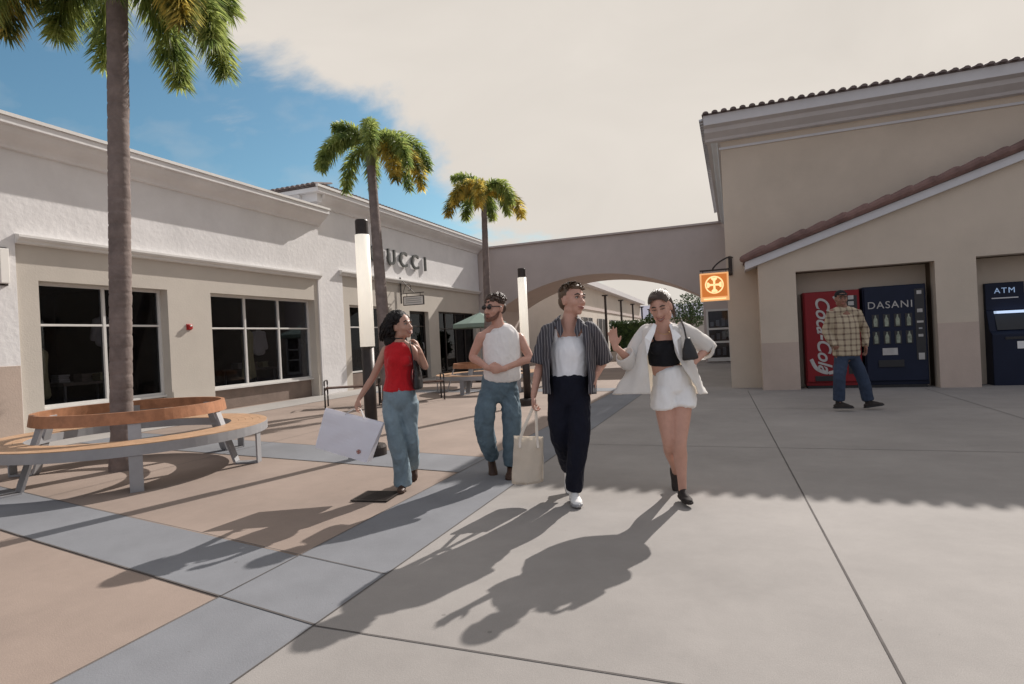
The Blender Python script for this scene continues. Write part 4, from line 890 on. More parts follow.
def sheet_shell(name, rings, mat_, person, seg=28, thick=.006, wr=.006, seed=0, sub=1, flip=False):
    """open garment panel: each ring = list of world points, joined and thickened"""
    bm = B(); VV = []
    rg = [catmull([tuple(p) for p in r], 5) for r in rings]; n = len(rg[0])
    cols = [catmull([r[i] for r in rg], 5) for i in range(n)]
    for i in range(n): VV.append([bm.verts.new(p) for p in cols[i]])
    for i in range(n - 1):
        for j in range(len(VV[0]) - 1): bm.faces.new((VV[i][j], VV[i + 1][j], VV[i + 1][j + 1], VV[i][j + 1]))
    bmesh.ops.recalc_face_normals(bm, faces=bm.faces); bm.normal_update()
    for v in bm.verts:
        q = v.co * 9 + V((seed, seed * 2, 0)); v.co += v.normal * wr * (noise.noise(V((q.x * 1.6, q.y * 1.6, q.z * .45))) * 1.4 + (.6 - 2.4 * abs(noise.noise(V((q.x * 1.5, q.y * 1.5, q.z * .8))))))
    return obj(name, bm, mat_, person, world=True, smooth=True, solid=thick)
def torso_ring(c, z, rx, ry, n=9, a0=-150, a1=150, ax=None, back=True):
    """points around the body from the wearer's image-left front edge, round the back, to the image-right front edge"""
    r, f = ax; out = []
    for i in range(n):
        a = rad(a0 + (a1 - a0) * i / (n - 1)); out.append(V((c.x, c.y, z)) + r * rx * math.sin(a) - f * ry * math.cos(a))
    return out
class Pers:
    def __init__(s, label, foot, D, scale=1.0, cat='person'):
        g = ground(*foot); s.D = D or (g - CP).dot(CF); s.g = g
        s.o = thing('person', label, cat, (g.x, g.y, 0), YAW)
    def J(s, x, y, dz=0): return at(x, y, s.D + dz)
# dz: + away from the camera
def arm_shapes(bm, sh, el, wr, k=1.0):
    blimb(bm, [sh, sh.lerp(el, .35), el, el.lerp(wr, .3), wr], [.050 * k, .047 * k, .037 * k, .038 * k, .0245 * k])
def leg_shapes(bm, hip, kn, an, k=1.0):
    cal = kn.lerp(an, .3) + CFh * .015
    blimb(bm, [hip, hip.lerp(kn, .45), kn, cal, kn.lerp(an, .7), an], [.086 * k, .076 * k, .052 * k, .055 * k, .038 * k, .032 * k])
def torso_shapes(bm, P, pel, waist, chest, shl, shr, neck, head, wd, k=1.0):
    """wd = half widths of hips, waist, chest"""
    ref = CRh
    blimb(bm, [pel - CZ * .06, pel, waist, chest, (shl + shr) / 2 - CZ * .02], [(wd[0] * .85, .085 * k), (wd[0] * .95, .10 * k), (wd[1] * .96, .09 * k), (wd[2] * .92, .10 * k), (wd[2] * .78, .06 * k)])
    blimb(bm, [shl, (shl + shr) / 2 - CZ * .005, shr], [(.048 * k,) * 2, (.055 * k, .05 * k), (.048 * k,) * 2], ref=CFh)
    tube(bm, [(shl + shr) / 2 - CZ * .03, neck, head - CZ * .05 * k], [.07 * k, .060 * k, .056 * k], ref=CRh, n=16)
    for s_ in (shl, shr): tube(bm, [neck + CZ * .01, s_.lerp(neck, .5) + CZ * .006, s_], [.036 * k, .032 * k, .042 * k], n=12)
def elh(bm, k, c, r, ax=None, n=14): ell(bm, c, tuple(q * k for q in r) if isinstance(r, tuple) else r * k, ax, n)
# ================= woman in red
p = Pers('curly haired woman in red sleeveless top and light jeans carrying a big white bag', (402, 490), None); D = p.D; J = p.J
ax = face_axes(55, 3, -6); hc = J(401.5, 326, .0)
sl_, sr_ = J(386, 350, .02), J(411.5, 349, -.02); nk = J(399, 340); 
eL, wL = J(373, 377, .02), J(359, 399, -.02); eR, wR = J(425, 367, -.04), J(419.5, 350, -.13)
pel, wst, cst = J(400, 397), J(399, 378), J(399, 359)
hL, kL, aL = J(393, 402, .0), J(394, 437, -.07), J(402, 481, .0); hR, kR, aR = J(408, 402, .02), J(411, 437, .03), J(414, 464, .38)
bm = B(); torso_shapes(bm, p, pel, wst, cst, sl_, sr_, nk, hc, (.145, .112, .125), .88); arm_shapes(bm, sl_, eL, wL, .82); arm_shapes(bm, sr_, eR, wR, .82); leg_shapes(bm, hL, kL, aL, .85); leg_shapes(bm, hR, kR, aR, .85)
head_shapes(bm, hc, ax, 1.06, True)
hand_shapes(bm, wL, (eL - wL) * -1 + V((0, 0, -.12)), CFh, -CFh * .6 + CRh * .5, 55, .88); hand_shapes(bm, wR, CZ * .9 - CRh * .3, CRh * -.6, -CFh, 60, .88)
bd = merged('body', bm, 'skin_a', p.o, .0065, 3); face_parts(bd, hc, ax, 1.06, 1, brow='hair_black')
# curly hair
bm = B(); r, f, u = ax; H_ = lambda x, y, z: hc + (r * x + f * y + u * z) * 1.06
elh(bm, 1.06, H_(0, -.035, .050), (.095, .104, .088), ax); elh(bm, 1.06, H_(0, -.08, -.02), (.105, .075, .11), ax); elh(bm, 1.06, H_(0, -.10, -.11), (.125, .075, .085), ax)
rg = random.Random(5)
for k in range(330):
    a = rg.uniform(0, 2 * math.pi); el_ = rg.uniform(-.3, 1.0); x, y = math.cos(a), math.sin(a)
    if y > .45 and el_ < .75: continue
    st = H_(x * .085 * math.cos(el_), -.03 + y * .09 * math.cos(el_), .04 + .08 * math.sin(el_)); out = (st - hc).normalized(); pts = [st]
    L_ = rg.uniform(.09, .21); n_ = 9; ph = rg.random() * 6; dr_ = (out * .55 - CZ * .55 - f * .25).normalized(); s1 = dr_.orthogonal().normalized(); s2 = dr_.cross(s1)
    for i in range(1, n_): t_ = i / n_; dr2 = (out * (.6 - .6 * t_) - CZ * (.4 + t_) - f * .2).normalized(); pts.append(pts[-1] + dr2 * L_ / n_ + (s1 * math.cos(ph + i * 1.9) + s2 * math.sin(ph + i * 1.9)) * .011)
    tube(bm, pts, [.011] * (n_ - 2) + [.008, .004], n=5, sub=2)
for k in range(520):
    a = rg.uniform(0, 2 * math.pi); e_ = rg.uniform(-1.0, 1.45); x, y, z = math.cos(a) * math.cos(e_), math.sin(a) * math.cos(e_), math.sin(e_)
    if y > .35 and z < .55 - .3 * abs(x): continue
    lo = max(0, -z); q = H_(x * (.108 + .035 * lo), -.045 + y * .108 - .03 * lo, .02 + z * (.112 + .045 * lo)); ell(bm, q, (rg.uniform(.011, .020), rg.uniform(.011, .018), rg.uniform(.013, .024)), n=8)
obj('hair', bm, 'hair_black', p.o, world=True, smooth=True)
bm = B(); q = [nk + V((0, 0, .014)) + CRh * .051 * math.cos(a) + CFh * .053 * math.sin(a) for a in [2 * math.pi * i / 16 for i in range(17)]]; tube(bm, q, [.006] * 17, n=6, sub=1); obj('choker', bm, 'black', p.o, world=True)
bm = B(); limb(bm, [J(399.5, 390), J(399, 377), J(399, 361), J(399, 352.5), J(398.5, 348), J(398.5, 345), J(398.5, 343)], [(.157, .129), (.124, .108), (.136, .120), (.138, .110), (.130, .092), (.108, .078), (.072, .068)])
for x in (393, 405): ell(bm, J(x, 361, -.085), (.055, .045, .055), (CRh, CFh, CZ))
merged('sleeveless_top', bm, 'red_knit', p.o, .008, 8, .007, (10, 10, 5), 1)
bm = B(); limb(bm, [J(400, 386.5), J(400, 392), J(400, 402), J(400, 408)], [(.128, .115), (.142, .125), (.152, .13), (.12, .10)])
limb(bm, [J(392.5, 402), J(392.5, 420, -.04), J(395, 438, -.06), J(401, 460, -.03), J(402.5, 484)], [(.088, .105), (.082, .09), (.078, .085), (.080, .085), (.084, .092)]); limb(bm, [J(408.5, 402), J(409, 420, .02), J(411, 438, .05), J(412, 455, .2), J(413.5, 463, .33)], [(.088, .105), (.08, .09), (.072, .08), (.066, .08), (.066, .085)])
jn = merged('jeans', bm, 'denim_light', p.o, .009, 4, .015, (7, 7, 3.2), 2)
shoe(p.o, J(402.3, 481.5), -CFh + CRh * .05, 'brown_leather', s=.82, sole='brown_leather'); shoe(p.o, aR, -CFh * .75 - CZ * .62, 'brown_leather', s=.82, sole='brown_leather')
# shoulder bag
t = thing('shoulder_bag', 'black shoulder bag hanging under the arm of the woman in red', 'handbag', (p.g.x, p.g.y, 0), YAW)
bm = B(); limb(bm, [J(416, 361, -.02), J(417.5, 375, -.03), J(418, 388, -.03)], [(.018, .05), (.038, .11), (.042, .12)]); bg_ = merged('bag_body', bm, 'black', t, .009, 4, .006, (9, 9, 9), 3)
bm = B(); tube(bm, [J(415, 372, -.12), J(412.6, 357, -.10), J(410, 343, -.055), J(411.5, 341.5, 0), J(415, 352, .07), J(417, 372, .07)], [(.011, .004)] * 6, n=8); obj('strap', bm, 'black', t, world=True)
# big white bag
t = thing('shopping_bag', 'large tilted white shopping bag held by the woman in red', 'shopping bag', (p.g.x, p.g.y, 0), YAW)
c4 = [J(326.5, 408, -.05), J(384, 422.5, -.14), J(369, 461.5, -.14), J(318.5, 446.5, -.05)]
nrm = (c4[1] - c4[0]).cross(c4[3] - c4[0]).normalized()
if nrm.dot(CFh) < 0: nrm = -nrm
bm = B(); NX, NY = 14, 12; G = []
for side in (-1, 1):
    g_ = [[None] * (NY + 1) for _ in range(NX + 1)]
    for i in range(NX + 1):
        for j in range(NY + 1):
            a_, b_ = i / NX, j / NY; q = c4[0].lerp(c4[1], a_).lerp(c4[3].lerp(c4[2], a_), b_)
            bulge = .012 + .05 * b_ ** .6; edge = 0
            q = q + nrm * side * (bulge + edge) + nrm * .007 * noise.noise(V((a_ * 4, b_ * 4, side * 3))); g_[i][j] = bm.verts.new(q)
    for i in range(NX):
        for j in range(NY): bm.faces.new((g_[i][j], g_[i + 1][j], g_[i + 1][j + 1], g_[i][j + 1]))
    G.append(g_)
def strip(a, b):
    for k in range(len(a) - 1): bm.faces.new((a[k], a[k + 1], b[k + 1], b[k]))
strip([G[0][i][NY] for i in range(NX + 1)], [G[1][i][NY] for i in range(NX + 1)]); strip(G[0][0], G[1][0]); strip(G[0][NX], G[1][NX])
bgo = obj('bag_body', bm, 'thin_paper', t, world=True, solid=.0015)
for side in (-1, 1):
    bm = B(); a_, b_ = c4[0].lerp(c4[1], .36) + nrm * side * .015, c4[0].lerp(c4[1], .66) + nrm * side * .015; top = wL + V((0, 0, -.085)) - CRh * .015; tube(bm, [a_ + (c4[3] - c4[0]) * .04, a_, top - CRh * .02, top + CRh * .02, b_, b_ + (c4[3] - c4[0]) * .04], [.0035] * 6, n=6); obj('handle', bm, 'white_cloth', t, world=True)
bm = B(); cc_ = c4[0].lerp(c4[1], .80).lerp(c4[3].lerp(c4[2], .80), .80) - nrm * .062; e1 = (c4[1] - c4[0]).normalized(); e2 = nrm.cross(e1)
for k in range(20):
    a, b = 2 * math.pi * k / 20, 2 * math.pi * (k + 1) / 20; prism(bm, [cc_ + (e1 * math.cos(q) + e2 * math.sin(q)) * rr for rr, q in ((.020, a), (.020, b), (.016, b), (.016, a))], -nrm * .002)
for k in range(2): prism(bm, [cc_ + e1 * x + e2 * y - nrm * .0003 * k for x, y in ([(-.005, -.017), (.005, -.017), (.005, .017), (-.005, .017)] if k else [(-.017, -.005), (.017, -.005), (.017, .005), (-.017, .005)])], -nrm * .002)
obj('round_mark', bm, 'lips', bgo, world=True)
# ================= man in sunglasses
p = Pers('bearded man with sunglasses, white sleeveless shirt and blue jeans, hands clasped', (502, 476), None); J = p.J
ax = face_axes(-42, -2, 3); hc = J(494.5, 308)
sl_, sr_ = J(481, 337, -.02), J(519.5, 338, .04); nk = J(498, 324)
eL, wL = J(472.5, 357, .0), J(488, 368, -.16); eR, wR = J(529.5, 358, .0), J(503, 369, -.19)
pel, wst, cst = J(500, 388), J(500.5, 368), J(501, 345); hL, kL, aL = J(490, 396), J(484, 424, -.11), J(492, 459, .12); hR, kR, aR = J(509, 396), J(512, 424, -.05), J(510.5, 467, -.02)
bm = B(); torso_shapes(bm, p, pel, wst, cst, sl_, sr_, nk, hc, (.155, .15, .165), 1.0); arm_shapes(bm, sl_, eL, wL, 1.02); arm_shapes(bm, sr_, eR, wR, 1.02); leg_shapes(bm, hL, kL, aL); leg_shapes(bm, hR, kR, aR); head_shapes(bm, hc, ax, 1.12)
hand_shapes(bm, wL, CRh * 1 - CFh * .15 + CZ * -.15, CFh, CZ, 50, .98); hand_shapes(bm, wR, -CRh * 1 - CZ * .05, CFh, CZ, 50, .98)
bd = merged('body', bm, 'skin_b', p.o, .0065, 3); face_parts(bd, hc, ax, 1.12, 0, glasses=True)
bm = B(); r, f, u = ax; H_ = lambda x, y, z: hc + (r * x + f * y + u * z) * 1.12
elh(bm, 1.12, H_(0, -.022, .055), (.080, .094, .072), ax); elh(bm, 1.12, H_(0, -.07, .0), (.068, .042, .06), ax); rg = random.Random(8)
for k in range(150):
    a = rg.uniform(0, 2 * math.pi); e = rg.uniform(.0, 1.5); q = H_(.082 * math.cos(a) * math.cos(e), -.022 + .098 * math.sin(a) * math.cos(e), .052 + .078 * math.sin(e)); ell(bm, q, rg.uniform(.010, .017), n=8)
obj('hair', bm, 'hair_brown', p.o, world=True, smooth=True)
bm = B(); tube(bm, [H_(-.068, .02, -.035), H_(-.056, .045, -.075), H_(-.022, .082, -.098), H_(0, .09, -.102), H_(.022, .082, -.098), H_(.056, .045, -.075), H_(.068, .02, -.035)], [(.010, .006), (.018, .008), (.018, .010), (.018, .010), (.018, .010), (.018, .008), (.010, .006)], ref=u, n=10); tube(bm, [H_(-.022, .094, -.05), H_(0, .1, -.047), H_(.022, .094, -.05)], [.004, .005, .004], n=8)
obj('beard', bm, mat('short_stubble', (.17, .085, .06), .8, .3, 60), p.o, world=True, smooth=True)
bm = B(); limb(bm, [J(502, 378), J(502, 367, -.02), J(501.5, 350), J(500.5, 340, .01), J(500, 334, .01), J(499.5, 330, .01), J(498.5, 327, 0)], [(.190, .14), (.184, .15), (.188, .14), (.192, .125), (.178, .11), (.140, .09), (.088, .08)])
merged('sleeveless_shirt', bm, 'white_knit', p.o, .009, 9, .009, (8, 8, 4), 4)
bm = B(); limb(bm, [J(500, 374), J(500, 384), J(500, 394), J(500, 401)], [(.160, .12), (.172, .13), (.178, .13), (.14, .11)]); limb(bm, [J(490, 394), J(486, 410, -.07), J(484.5, 425, -.11), J(488, 443, -.03), J(491.5, 456, .07)], [(.10, .115), (.100, .11), (.095, .102), (.083, .092), (.072, .082)]); limb(bm, [J(509, 394), J(511, 410, -.04), J(511.5, 426, -.06), J(511, 446, -.04), J(510.5, 465, -.02)], [(.10, .115), (.100, .11), (.092, .10), (.078, .088), (.066, .078)])
merged('jeans', bm, 'denim_mid', p.o, .009, 4, .019, (7, 7, 4.5), 5)
shoe(p.o, aL, -CFh * .7 - CZ * .55 + CRh * .1, 'brown_leather', s=.98, sole='brown_leather'); shoe(p.o, J(510.5, 467, -.02), -CFh + CRh * -.08, 'brown_leather', s=.98, sole='brown_leather')
# ================= man with tote
p = Pers('man in open dark pinstriped shirt, white tank top and navy trousers', (575, 503), None); J = p.J
ax = face_axes(36, -2, -2); hc = J(572.5, 300)
sl_, sr_ = J(548, 331, .02), J(590, 329, -.02); nk = J(569, 321); eL, wL = J(540, 364, .03), J(533.5, 396, -.02); eR, wR = J(602.5, 361, .06), J(595.5, 377, -.04)
pel, wst, cst = J(569, 389), J(569, 370), J(569, 345); hL, kL, aL = J(559, 396), J(560, 434, .02), J(569, 470, .33); hR, kR, aR = J(579, 396), J(579, 436, -.08), J(573.8, 490, -.0)
bm = B(); torso_shapes(bm, p, pel, wst, cst, sl_, sr_, nk, hc, (.145, .135, .155), .97); arm_shapes(bm, sl_, eL, wL, .95); arm_shapes(bm, sr_, eR, wR, .95); leg_shapes(bm, hL, kL, aL, .95); leg_shapes(bm, hR, kR, aR, .95); head_shapes(bm, hc, ax, 1.12)
hand_shapes(bm, wL, -CZ - CRh * .1, CRh, -CFh, 75, .95); hand_shapes(bm, wR, -CZ - CRh * .2, -CRh, -CFh, 25, .95)
bd = merged('body', bm, 'skin_b', p.o, .0065, 3); face_parts(bd, hc, ax, 1.12, 0)
bm = B(); r, f, u = ax; H_ = lambda x, y, z: hc + (r * x + f * y + u * z) * 1.12
elh(bm, 1.12, H_(0, -.026, .047), (.0795, .094, .076), ax); elh(bm, 1.12, H_(0, -.066, -.005), (.070, .046, .068), ax); elh(bm, 1.12, H_(0, .035, .082), (.052, .045, .026), ax); rg = random.Random(9)
for k in range(170):
    a = rg.uniform(0, 2 * math.pi); e = rg.uniform(.1, 1.5); q = H_(.076 * math.cos(a) * math.cos(e), -.02 + .092 * math.sin(a) * math.cos(e), .05 + .072 * math.sin(e)); dd_ = (f * .6 + r * (.5 * math.cos(a)) + u * .25).normalized(); tube(bm, [q - dd_ * .02, q + u * .008, q + dd_ * .03], [.006, .007, .003], n=5, sub=2)
obj('hair', bm, 'hair_light', p.o, world=True, smooth=True)
bm = B(); limb(bm, [J(569, 379), J(569, 366), J(569, 350), J(568.5, 338)], [(.140, .112), (.145, .115), (.160, .125), (.130, .095)])
for s_ in (-1, 1): limb(bm, [J(568.5 + s_ * 13, 343, -.03), J(568.5 + s_ * 14, 330, 0)], [(.028, .04), (.022, .05)])
merged('tank_top', bm, 'white_tank', p.o, .008, 4, .006, (9, 9, 4), 6)
bm = B(); limb(bm, [J(568.5, 377), J(568.5, 386), J(568.5, 396), J(568.5, 404)], [(.161, .138), (.167, .137), (.170, .135), (.13, .11)]); limb(bm, [J(559.5, 394), J(559, 415, -.01), J(560.5, 436, .02), J(566, 455, .18), J(569, 466, .29)], [(.098, .115), (.092, .10), (.082, .09), (.074, .085), (.07, .08)]); limb(bm, [J(578, 394), J(579, 415, -.05), J(579, 438, -.08), J(576, 462, -.05), J(574, 488, -.0)], [(.098, .115), (.094, .105), (.086, .095), (.076, .09), (.072, .085)])
merged('trousers', bm, 'navy_cloth', p.o, .009, 4, .013, (7, 7, 3), 7)
shoe(p.o, J(573.8, 489.5), -CFh + CRh * .04, 'white_shoe', s=1.0, sole='steel'); shoe(p.o, aL, -CFh * .6 - CZ * .75, 'white_shoe', s=1.0, sole='steel')
# open shirt
def sring(xl, xc, xr, y, ryf, ryb, dl=-.12, dr_=-.12, wl=None, wr_=None):
    """left front edge x, centre, right front edge x (pixels), height y"""
    L0, C0, R0_ = wl, xc, wr_
    return [J(xl, y, dl), J((xl + L0) / 2, y, dl * .85), J(L0, y, 0), J((L0 + C0) / 2, y, ryb * .85), J(C0, y, ryb), J((C0 + R0_) / 2, y, ryb * .85), J(R0_, y, 0), J((xr + R0_) / 2, y, dr_ * .85), J(xr, y, dr_)]
rings = [sring(561, 568.5, 577, 319.5, .03, .07, -.05, -.05, 557, 580), sring(555, 568.5, 581, 327, .05, .09, -.10, -.10, 546, 592), sring(552.5, 568, 584, 340, .1, .13, -.145, -.145, 543, 594.5), sring(550.5, 568, 586, 358, .1, .14, -.15, -.15, 543.5, 596), sring(549.5, 567, 588, 378, .1, .15, -.15, -.15, 543.5, 596), sring(551, 567, 588, 394, .1, .15, -.14, -.14, 543, 595.5)]
sh_ = sheet_shell('open_shirt', rings, 'pinstripe', p.o, wr=.010, seed=3)
for s0, e0_, k in ((sl_, eL, 0), (sr_, eR, 1)):
    bm = B(); q = s0.lerp(e0_, 1.0); tube(bm, [s0 + (nk - s0) * .30 + CZ * .0, s0 + (nk - s0) * .04 - CZ * .012, s0.lerp(e0_, .45), q], [(.040, .05), (.066, .07), (.074, .08), (.080, .085)], ref=CRh, n=20, sub=5, caps=False)
    for v in bm.verts: v.co += V((1, 0, 0)) * .02 * (.5 - abs(noise.noise(v.co * 13)))
    obj('sleeve', bm, 'pinstripe', sh_, world=True, smooth=True, solid=.006)
for s_, x0 in ((-1, 560.5), (1, 577)):
    x0 += s_ * .5; bm = B(); prism(bm, [J(x0 + s_ * 0, 318, -.07), J(x0 + s_ * 6, 324, -.10), J(x0 - s_ * .5, 338, -.152), J(x0 - s_ * 3.5, 331, -.13)], -CFh * .006); prism(bm, [J(x0, 318, -.07), J(x0 + s_ * 5, 322, -.06), J(x0 + s_ * 3, 318, .06), J(x0 - s_ * 1, 315, .06)], CZ * .006); obj('collar', bm, 'pinstripe', sh_, world=True, bevel=.002)
# tote
t = thing('tote_bag', 'cream canvas tote bag held by the man in the pinstriped shirt', 'tote bag', (p.g.x, p.g.y, 0), YAW)
c4 = [J(514, 436, .02), J(543, 437, .02), J(543, 481, .06), J(512, 483, .06)]; nrm = CFh; bm = B(); G = []
for side in (-1, 1):
    g_ = [[None] * 15 for _ in range(13)]
    for i in range(13):
        for j in range(15):
            a_, b_ = i / 12, j / 14; q = c4[0].lerp(c4[1], a_).lerp(c4[3].lerp(c4[2], a_), b_); q += nrm * side * (.012 + .06 * math.sin(math.pi * min(1, a_)) ** .5 * (b_ ** .7)) + nrm * .016 * noise.noise(V((a_ * 5, b_ * 2, side))); q += CRh * .01 * noise.noise(V((b_ * 3, a_, 5))); g_[i][j] = bm.verts.new(q)
    for i in range(12):
        for j in range(14): bm.faces.new((g_[i][j], g_[i + 1][j], g_[i + 1][j + 1], g_[i][j + 1]))
    G.append(g_)
strip([G[0][i][14] for i in range(13)], [G[1][i][14] for i in range(13)]); strip(G[0][0], G[1][0]); strip(G[0][12], G[1][12]); obj('bag_body', bm, 'thin_canvas', t, world=True, smooth=True, solid=.003)
hp = wL - CZ * .105
for side in (-1, 1):
    bm = B(); n0 = nrm * side * .02; tube(bm, [J(520, 447, .02) + n0 * 1.6, J(521, 436, .02) + n0, hp + CZ * .005 - CRh * .012 + n0 * .5, hp + CZ * .012 + n0 * .3, hp + CZ * .005 + CRh * .012 + n0 * .5, J(537, 436, .02) + n0, J(538, 447, .02) + n0 * 1.6], [(.011, .003)] * 7, ref=CRh, n=8); obj('handle', bm, 'canvas', t, world=True)
# ================= woman in white blazer
p = Pers('woman in open white blazer, black crop top and white shorts waving one hand', (682, 503), None); J = p.J
ax = face_axes(-24, 7, 19); hc = J(660.5, 307)
sl_, sr_ = J(645, 333, .02), J(681, 330, 0); nk = J(663, 325); eL, wL = J(630, 361, -.04), J(615, 346, -.16); eR, wR = J(707, 348, .06), J(693, 364, -.06)
pel, wst, cst = J(672, 384), J(665, 364), J(663.5, 346); hL, kL, aL = J(664, 396), J(669, 442, -.03), J(676, 472, .36); hR, kR, aR = J(682, 394), J(680, 442, -.08), J(682.5, 490, 0)
bm = B(); torso_shapes(bm, p, pel, wst, cst, sl_, sr_, nk, hc, (.140, .112, .122), .88); arm_shapes(bm, sl_, eL, wL, .82); arm_shapes(bm, sr_, eR, wR, .82); leg_shapes(bm, hL, kL, aL, .97); leg_shapes(bm, hR, kR, aR, .97); head_shapes(bm, hc, ax, 1.04, True)
hand_shapes(bm, wL, CZ * 1 - CRh * .18 - CFh * .1, -CFh * .5 + CRh * .3, CRh, 14, .88, 9); hand_shapes(bm, wR, -CRh * .7 - CZ * .6 - CFh * .2, CFh, -CRh * .2 + CZ, 45, .88)
bd = merged('body', bm, 'skin_b', p.o, .0065, 3); face_parts(bd, hc, ax, 1.04, 1, shut=True)
bm = B(); r, f, u = ax; H_ = lambda x, y, z: hc + (r * x + f * y + u * z) * 1.04
elh(bm, 1.04, H_(0, -.024, .042), (.078, .093, .080), ax); elh(bm, 1.04, H_(0, -.065, .0), (.064, .045, .06), ax)
tube(bm, [H_(.01, -.09, .07), H_(.02, -.135, .06), H_(.04, -.15, .0), H_(.055, -.14, -.07), H_(.06, -.13, -.13)], [.022, .028, .026, .02, .008], n=12)
rg = random.Random(12); elh(bm, 1.04, H_(-.012, .028, .088), (.056, .045, .026), ax)
for k in range(120):
    ps = rad(rg.uniform(-82, 82)); pts = []
    for i in range(8):
        th = rad(28 + rg.uniform(-2, 2) + 118 * i / 7); lift = 1.015 + .03 * math.sin(math.pi * i / 7) * rg.random(); pts.append(H_(.079 * lift * math.sin(ps) * math.sin(max(th, rad(40))) ** .5 * (1 if i < 6 else .8), -.018 + .100 * lift * math.cos(th), .040 + .086 * lift * math.sin(th) * math.cos(ps)))
    tube(bm, pts, [.0025] + [.004] * 6 + [.002], n=5, sub=2)
for k in range(14): st = H_(rg.uniform(-.03, .03), -.11, .08); tube(bm, [st, st + u * .025 + r * rg.uniform(-.03, .03), st + u * rg.uniform(-.02, .03) - f * .04 + r * rg.uniform(-.05, .05)], [.003, .002, .001], n=4)
obj('hair', bm, 'hair_brown', p.o, world=True, smooth=True)
bm = B(); q = [J(663, 330.5, -.06) + CRh * .045 * math.cos(a) + CFh * .03 * math.sin(a) * 2 - CZ * .03 * max(0, -math.sin(a)) for a in [2 * math.pi * i / 20 for i in range(21)]]; tube(bm, q, [.0018] * 21, n=5, sub=1); obj('necklace', bm, 'gold', p.o, world=True)
bm = B(); limb(bm, [J(664.5, 364), J(664, 352), J(663.5, 342.5)], [(.120, .105), (.128, .118), (.122, .105)]); 
for x in (657, 670): ell(bm, J(x, 349, -.08), (.055, .05, .05), (CRh, CFh, CZ))
for s_ in (-1, 1): limb(bm, [J(663.5 + s_ * 9, 343, -.07), J(663.5 + s_ * 11, 330, -.0)], [(.010, .006), (.010, .006)])
merged('crop_top', bm, 'black_cloth', p.o, .008, 3, .003, (9, 9, 6), 8)
bm = B(); limb(bm, [J(669, 369), J(671, 378), J(673, 390)], [(.122, .112), (.142, .124), (.150, .128)]); limb(bm, [J(664, 389, -.0), J(663.5, 398, -.01), J(664, 407, -.01)], [(.094, .112), (.098, .116), (.103, .118)]); limb(bm, [J(683, 389), J(683.5, 398, -.02), J(683, 406, -.03)], [(.088, .11), (.094, .112), (.098, .115)])
merged('shorts', bm, 'white_linen', p.o, .009, 4, .010, (8, 8, 4), 9)
shoe(p.o, J(682.5, 489), -CFh + CRh * .02, 'dark_shoe', s=.86, sole='dark_shoe'); shoe(p.o, aL, -CFh * .5 - CZ * .85, 'dark_shoe', s=.86, sole='dark_shoe')
rings = [sring(654, 663, 671, 324, 0, .065, -.03, -.03, 652, 674), sring(651, 663, 672.5, 328, 0, .085, -.10, -.10, 643.5, 683), sring(648.5, 663, 674, 341, 0, .115, -.155, -.155, 641.5, 687), sring(647, 664, 677, 355, 0, .13, -.17, -.16, 636, 691), sring(648.5, 666, 685, 371, 0, .18, -.18, -.17, 628, 697), sring(650, 667, 694, 384, 0, .25, -.18, -.17, 619, 702), sring(651, 667, 700, 394, 0, .30, -.18, -.17, 612, 706)]
for q in rings[-1][1:4]: pass
bz = sheet_shell('blazer', rings, 'thin_white_linen', p.o, wr=.012, seed=7)
for s0, e0_, w0, fr in ((sl_, eL, wL, .42), (sr_, eR, wR, .10)):
    end = e0_.lerp(w0, fr)
    bm = B(); tube(bm, [s0 + (nk - s0) * .30, s0 + (nk - s0) * .05 - CZ * .01, s0.lerp(e0_, .5), e0_ - CZ * .012, end], [(.036, .045), (.058, .062), (.062, .068), (.062, .07), (.062, .068)], ref=CFh, n=20, sub=5, caps=False)
    for v in bm.verts: v.co += V((.5, .3, 1)) * .022 * (.5 - abs(noise.noise(v.co * 13)))
    obj('sleeve', bm, 'thin_white_linen', bz, world=True, smooth=True, solid=.006)
for s_, pts in ((-1, [(653.5, 323, -.05), (649, 331, -.125), (644.5, 338, -.165), (649.5, 341, -.175), (647, 356, -.182), (650, 344, -.178), (654.5, 333, -.14), (656.5, 325, -.06)]), (1, [(671, 323, -.05), (675, 330, -.125), (681, 336, -.155), (677, 340, -.17), (679, 356, -.178), (673.5, 343, -.175), (671.5, 333, -.14), (669, 325, -.06)])):
    bm = B(); prism(bm, [J(*q) for q in pts], -CFh * .006); bmesh.ops.triangulate(bm, faces=[f_ for f_ in bm.faces if len(f_.verts) > 4]); obj('lapel', bm, 'white_linen', bz, world=True)
t = thing('shoulder_bag', 'black shoulder bag on the shoulder of the woman in the white blazer', 'handbag', (p.g.x, p.g.y, 0), YAW)
bm = B(); limb(bm, [J(687.5, 338, -.19), J(689, 349, -.195), J(690.5, 359, -.195)], [(.018, .02), (.048, .03), (.062, .035)]); merged('bag_body', bm, 'black', t, .008, 3, .004, (9, 9, 9), 5)
bm = B(); tube(bm, [J(686.5, 340, -.18), J(684, 328, -.13), J(681.5, 321.5, -.03), J(683, 323, .05), J(688, 340, .12)], [(.014, .005)] * 5, n=8); obj('strap', bm, 'black', t, world=True)
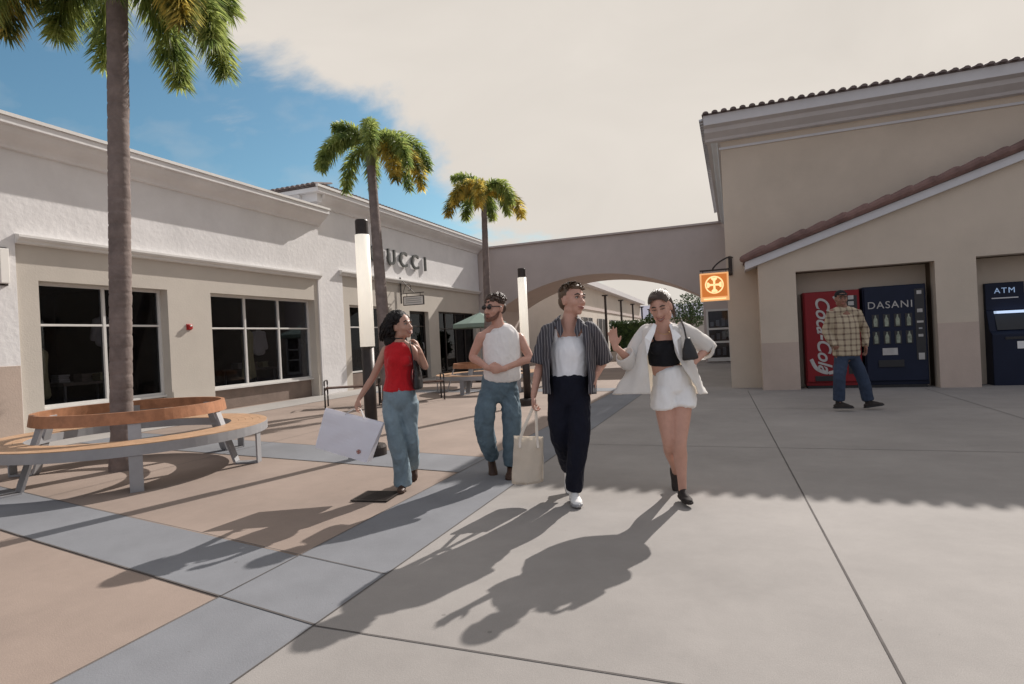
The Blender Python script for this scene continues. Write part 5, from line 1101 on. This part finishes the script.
# ================= man by the machines
p = Pers('man in mustard plaid shirt and jeans walking past the vending machines', (850, 411), None); J = p.J
ax = face_axes(-14, 0, 6); hc = J(841, 298.5)
sl_, sr_ = J(832, 312), J(856, 312); nk = J(843, 307); eL, wL = J(827, 332, .05), J(834, 346, -.05); eR, wR = J(865, 331, .05), J(865.5, 346, -.05)
pel, wst, cst = J(847, 353), J(846, 341), J(845, 325); hL, kL, aL = J(841, 356), J(839, 378, -.05), J(839, 403, .0); hR, kR, aR = J(853, 356), J(863, 378, .0), J(868.5, 403, 0)
bm = B(); torso_shapes(bm, p, pel, wst, cst, sl_, sr_, nk, hc, (.16, .16, .17), 1.0); arm_shapes(bm, sl_, eL, wL); arm_shapes(bm, sr_, eR, wR); leg_shapes(bm, hL, kL, aL); leg_shapes(bm, hR, kR, aR); head_shapes(bm, hc, ax, 1.06)
hand_shapes(bm, wL, CRh * .6 - CZ * .8, CFh, -CFh + CRh, 40, 1); hand_shapes(bm, wR, -CZ, -CRh, -CFh, 35, 1)
bd = merged('body', bm, 'skin_c', p.o, .008, 3); face_parts(bd, hc, ax, 1.06, 0)
bm = B(); r, f, u = ax; H_ = lambda x, y, z: hc + (r * x + f * y + u * z) * 1.06
elh(bm, 1.06, H_(0, -.02, .045), (.080, .098, .078), ax); prism(bm, [H_(x, y, .066 - (y - .05) * .12) for x, y in ((-.068, .05), (-.05, .12), (0, .145), (.05, .12), (.068, .05))], u * .008); obj('cap', bm, 'black_cloth', p.o, world=True, smooth=False)
bm = B(); limb(bm, [J(846.5, 355), J(846, 341), J(845, 325), J(844, 316)], [(.205, .15), (.195, .15), (.195, .145), (.17, .10)]); limb(bm, [J(833, 313), J(844, 310), J(855, 313)], [.07, .07, .07], ref=CFh)
limb(bm, [sl_, sl_.lerp(eL, .5), eL, wL], [.075, .07, .062, .05]); limb(bm, [sr_, sr_.lerp(eR, .5), eR, wR], [.075, .07, .062, .05]); merged('plaid_shirt', bm, 'plaid', p.o, .012, 4, .010, (8, 8, 5), 11)
bm = B(); limb(bm, [J(847, 350), J(847, 358)], [(.165, .125), (.17, .13)]); limb(bm, [J(841.5, 357), J(839.5, 378, -.05), J(839, 400)], [(.10, .11), (.085, .095), (.08, .09)]); limb(bm, [J(852.5, 357), J(862.5, 378), J(868, 400)], [(.10, .11), (.085, .095), (.08, .09)]); merged('jeans', bm, 'denim_dark', p.o, .012, 4, .010, (7, 7, 4), 12)
shoe(p.o, J(839, 402.5), -CFh * .3 + CRh * .9, 'dark_shoe', s=1.0, sole='black'); shoe(p.o, J(868.5, 401.5), CRh * .95 - CFh * .25 + CZ * .15, 'dark_shoe', s=1.0, sole='black')
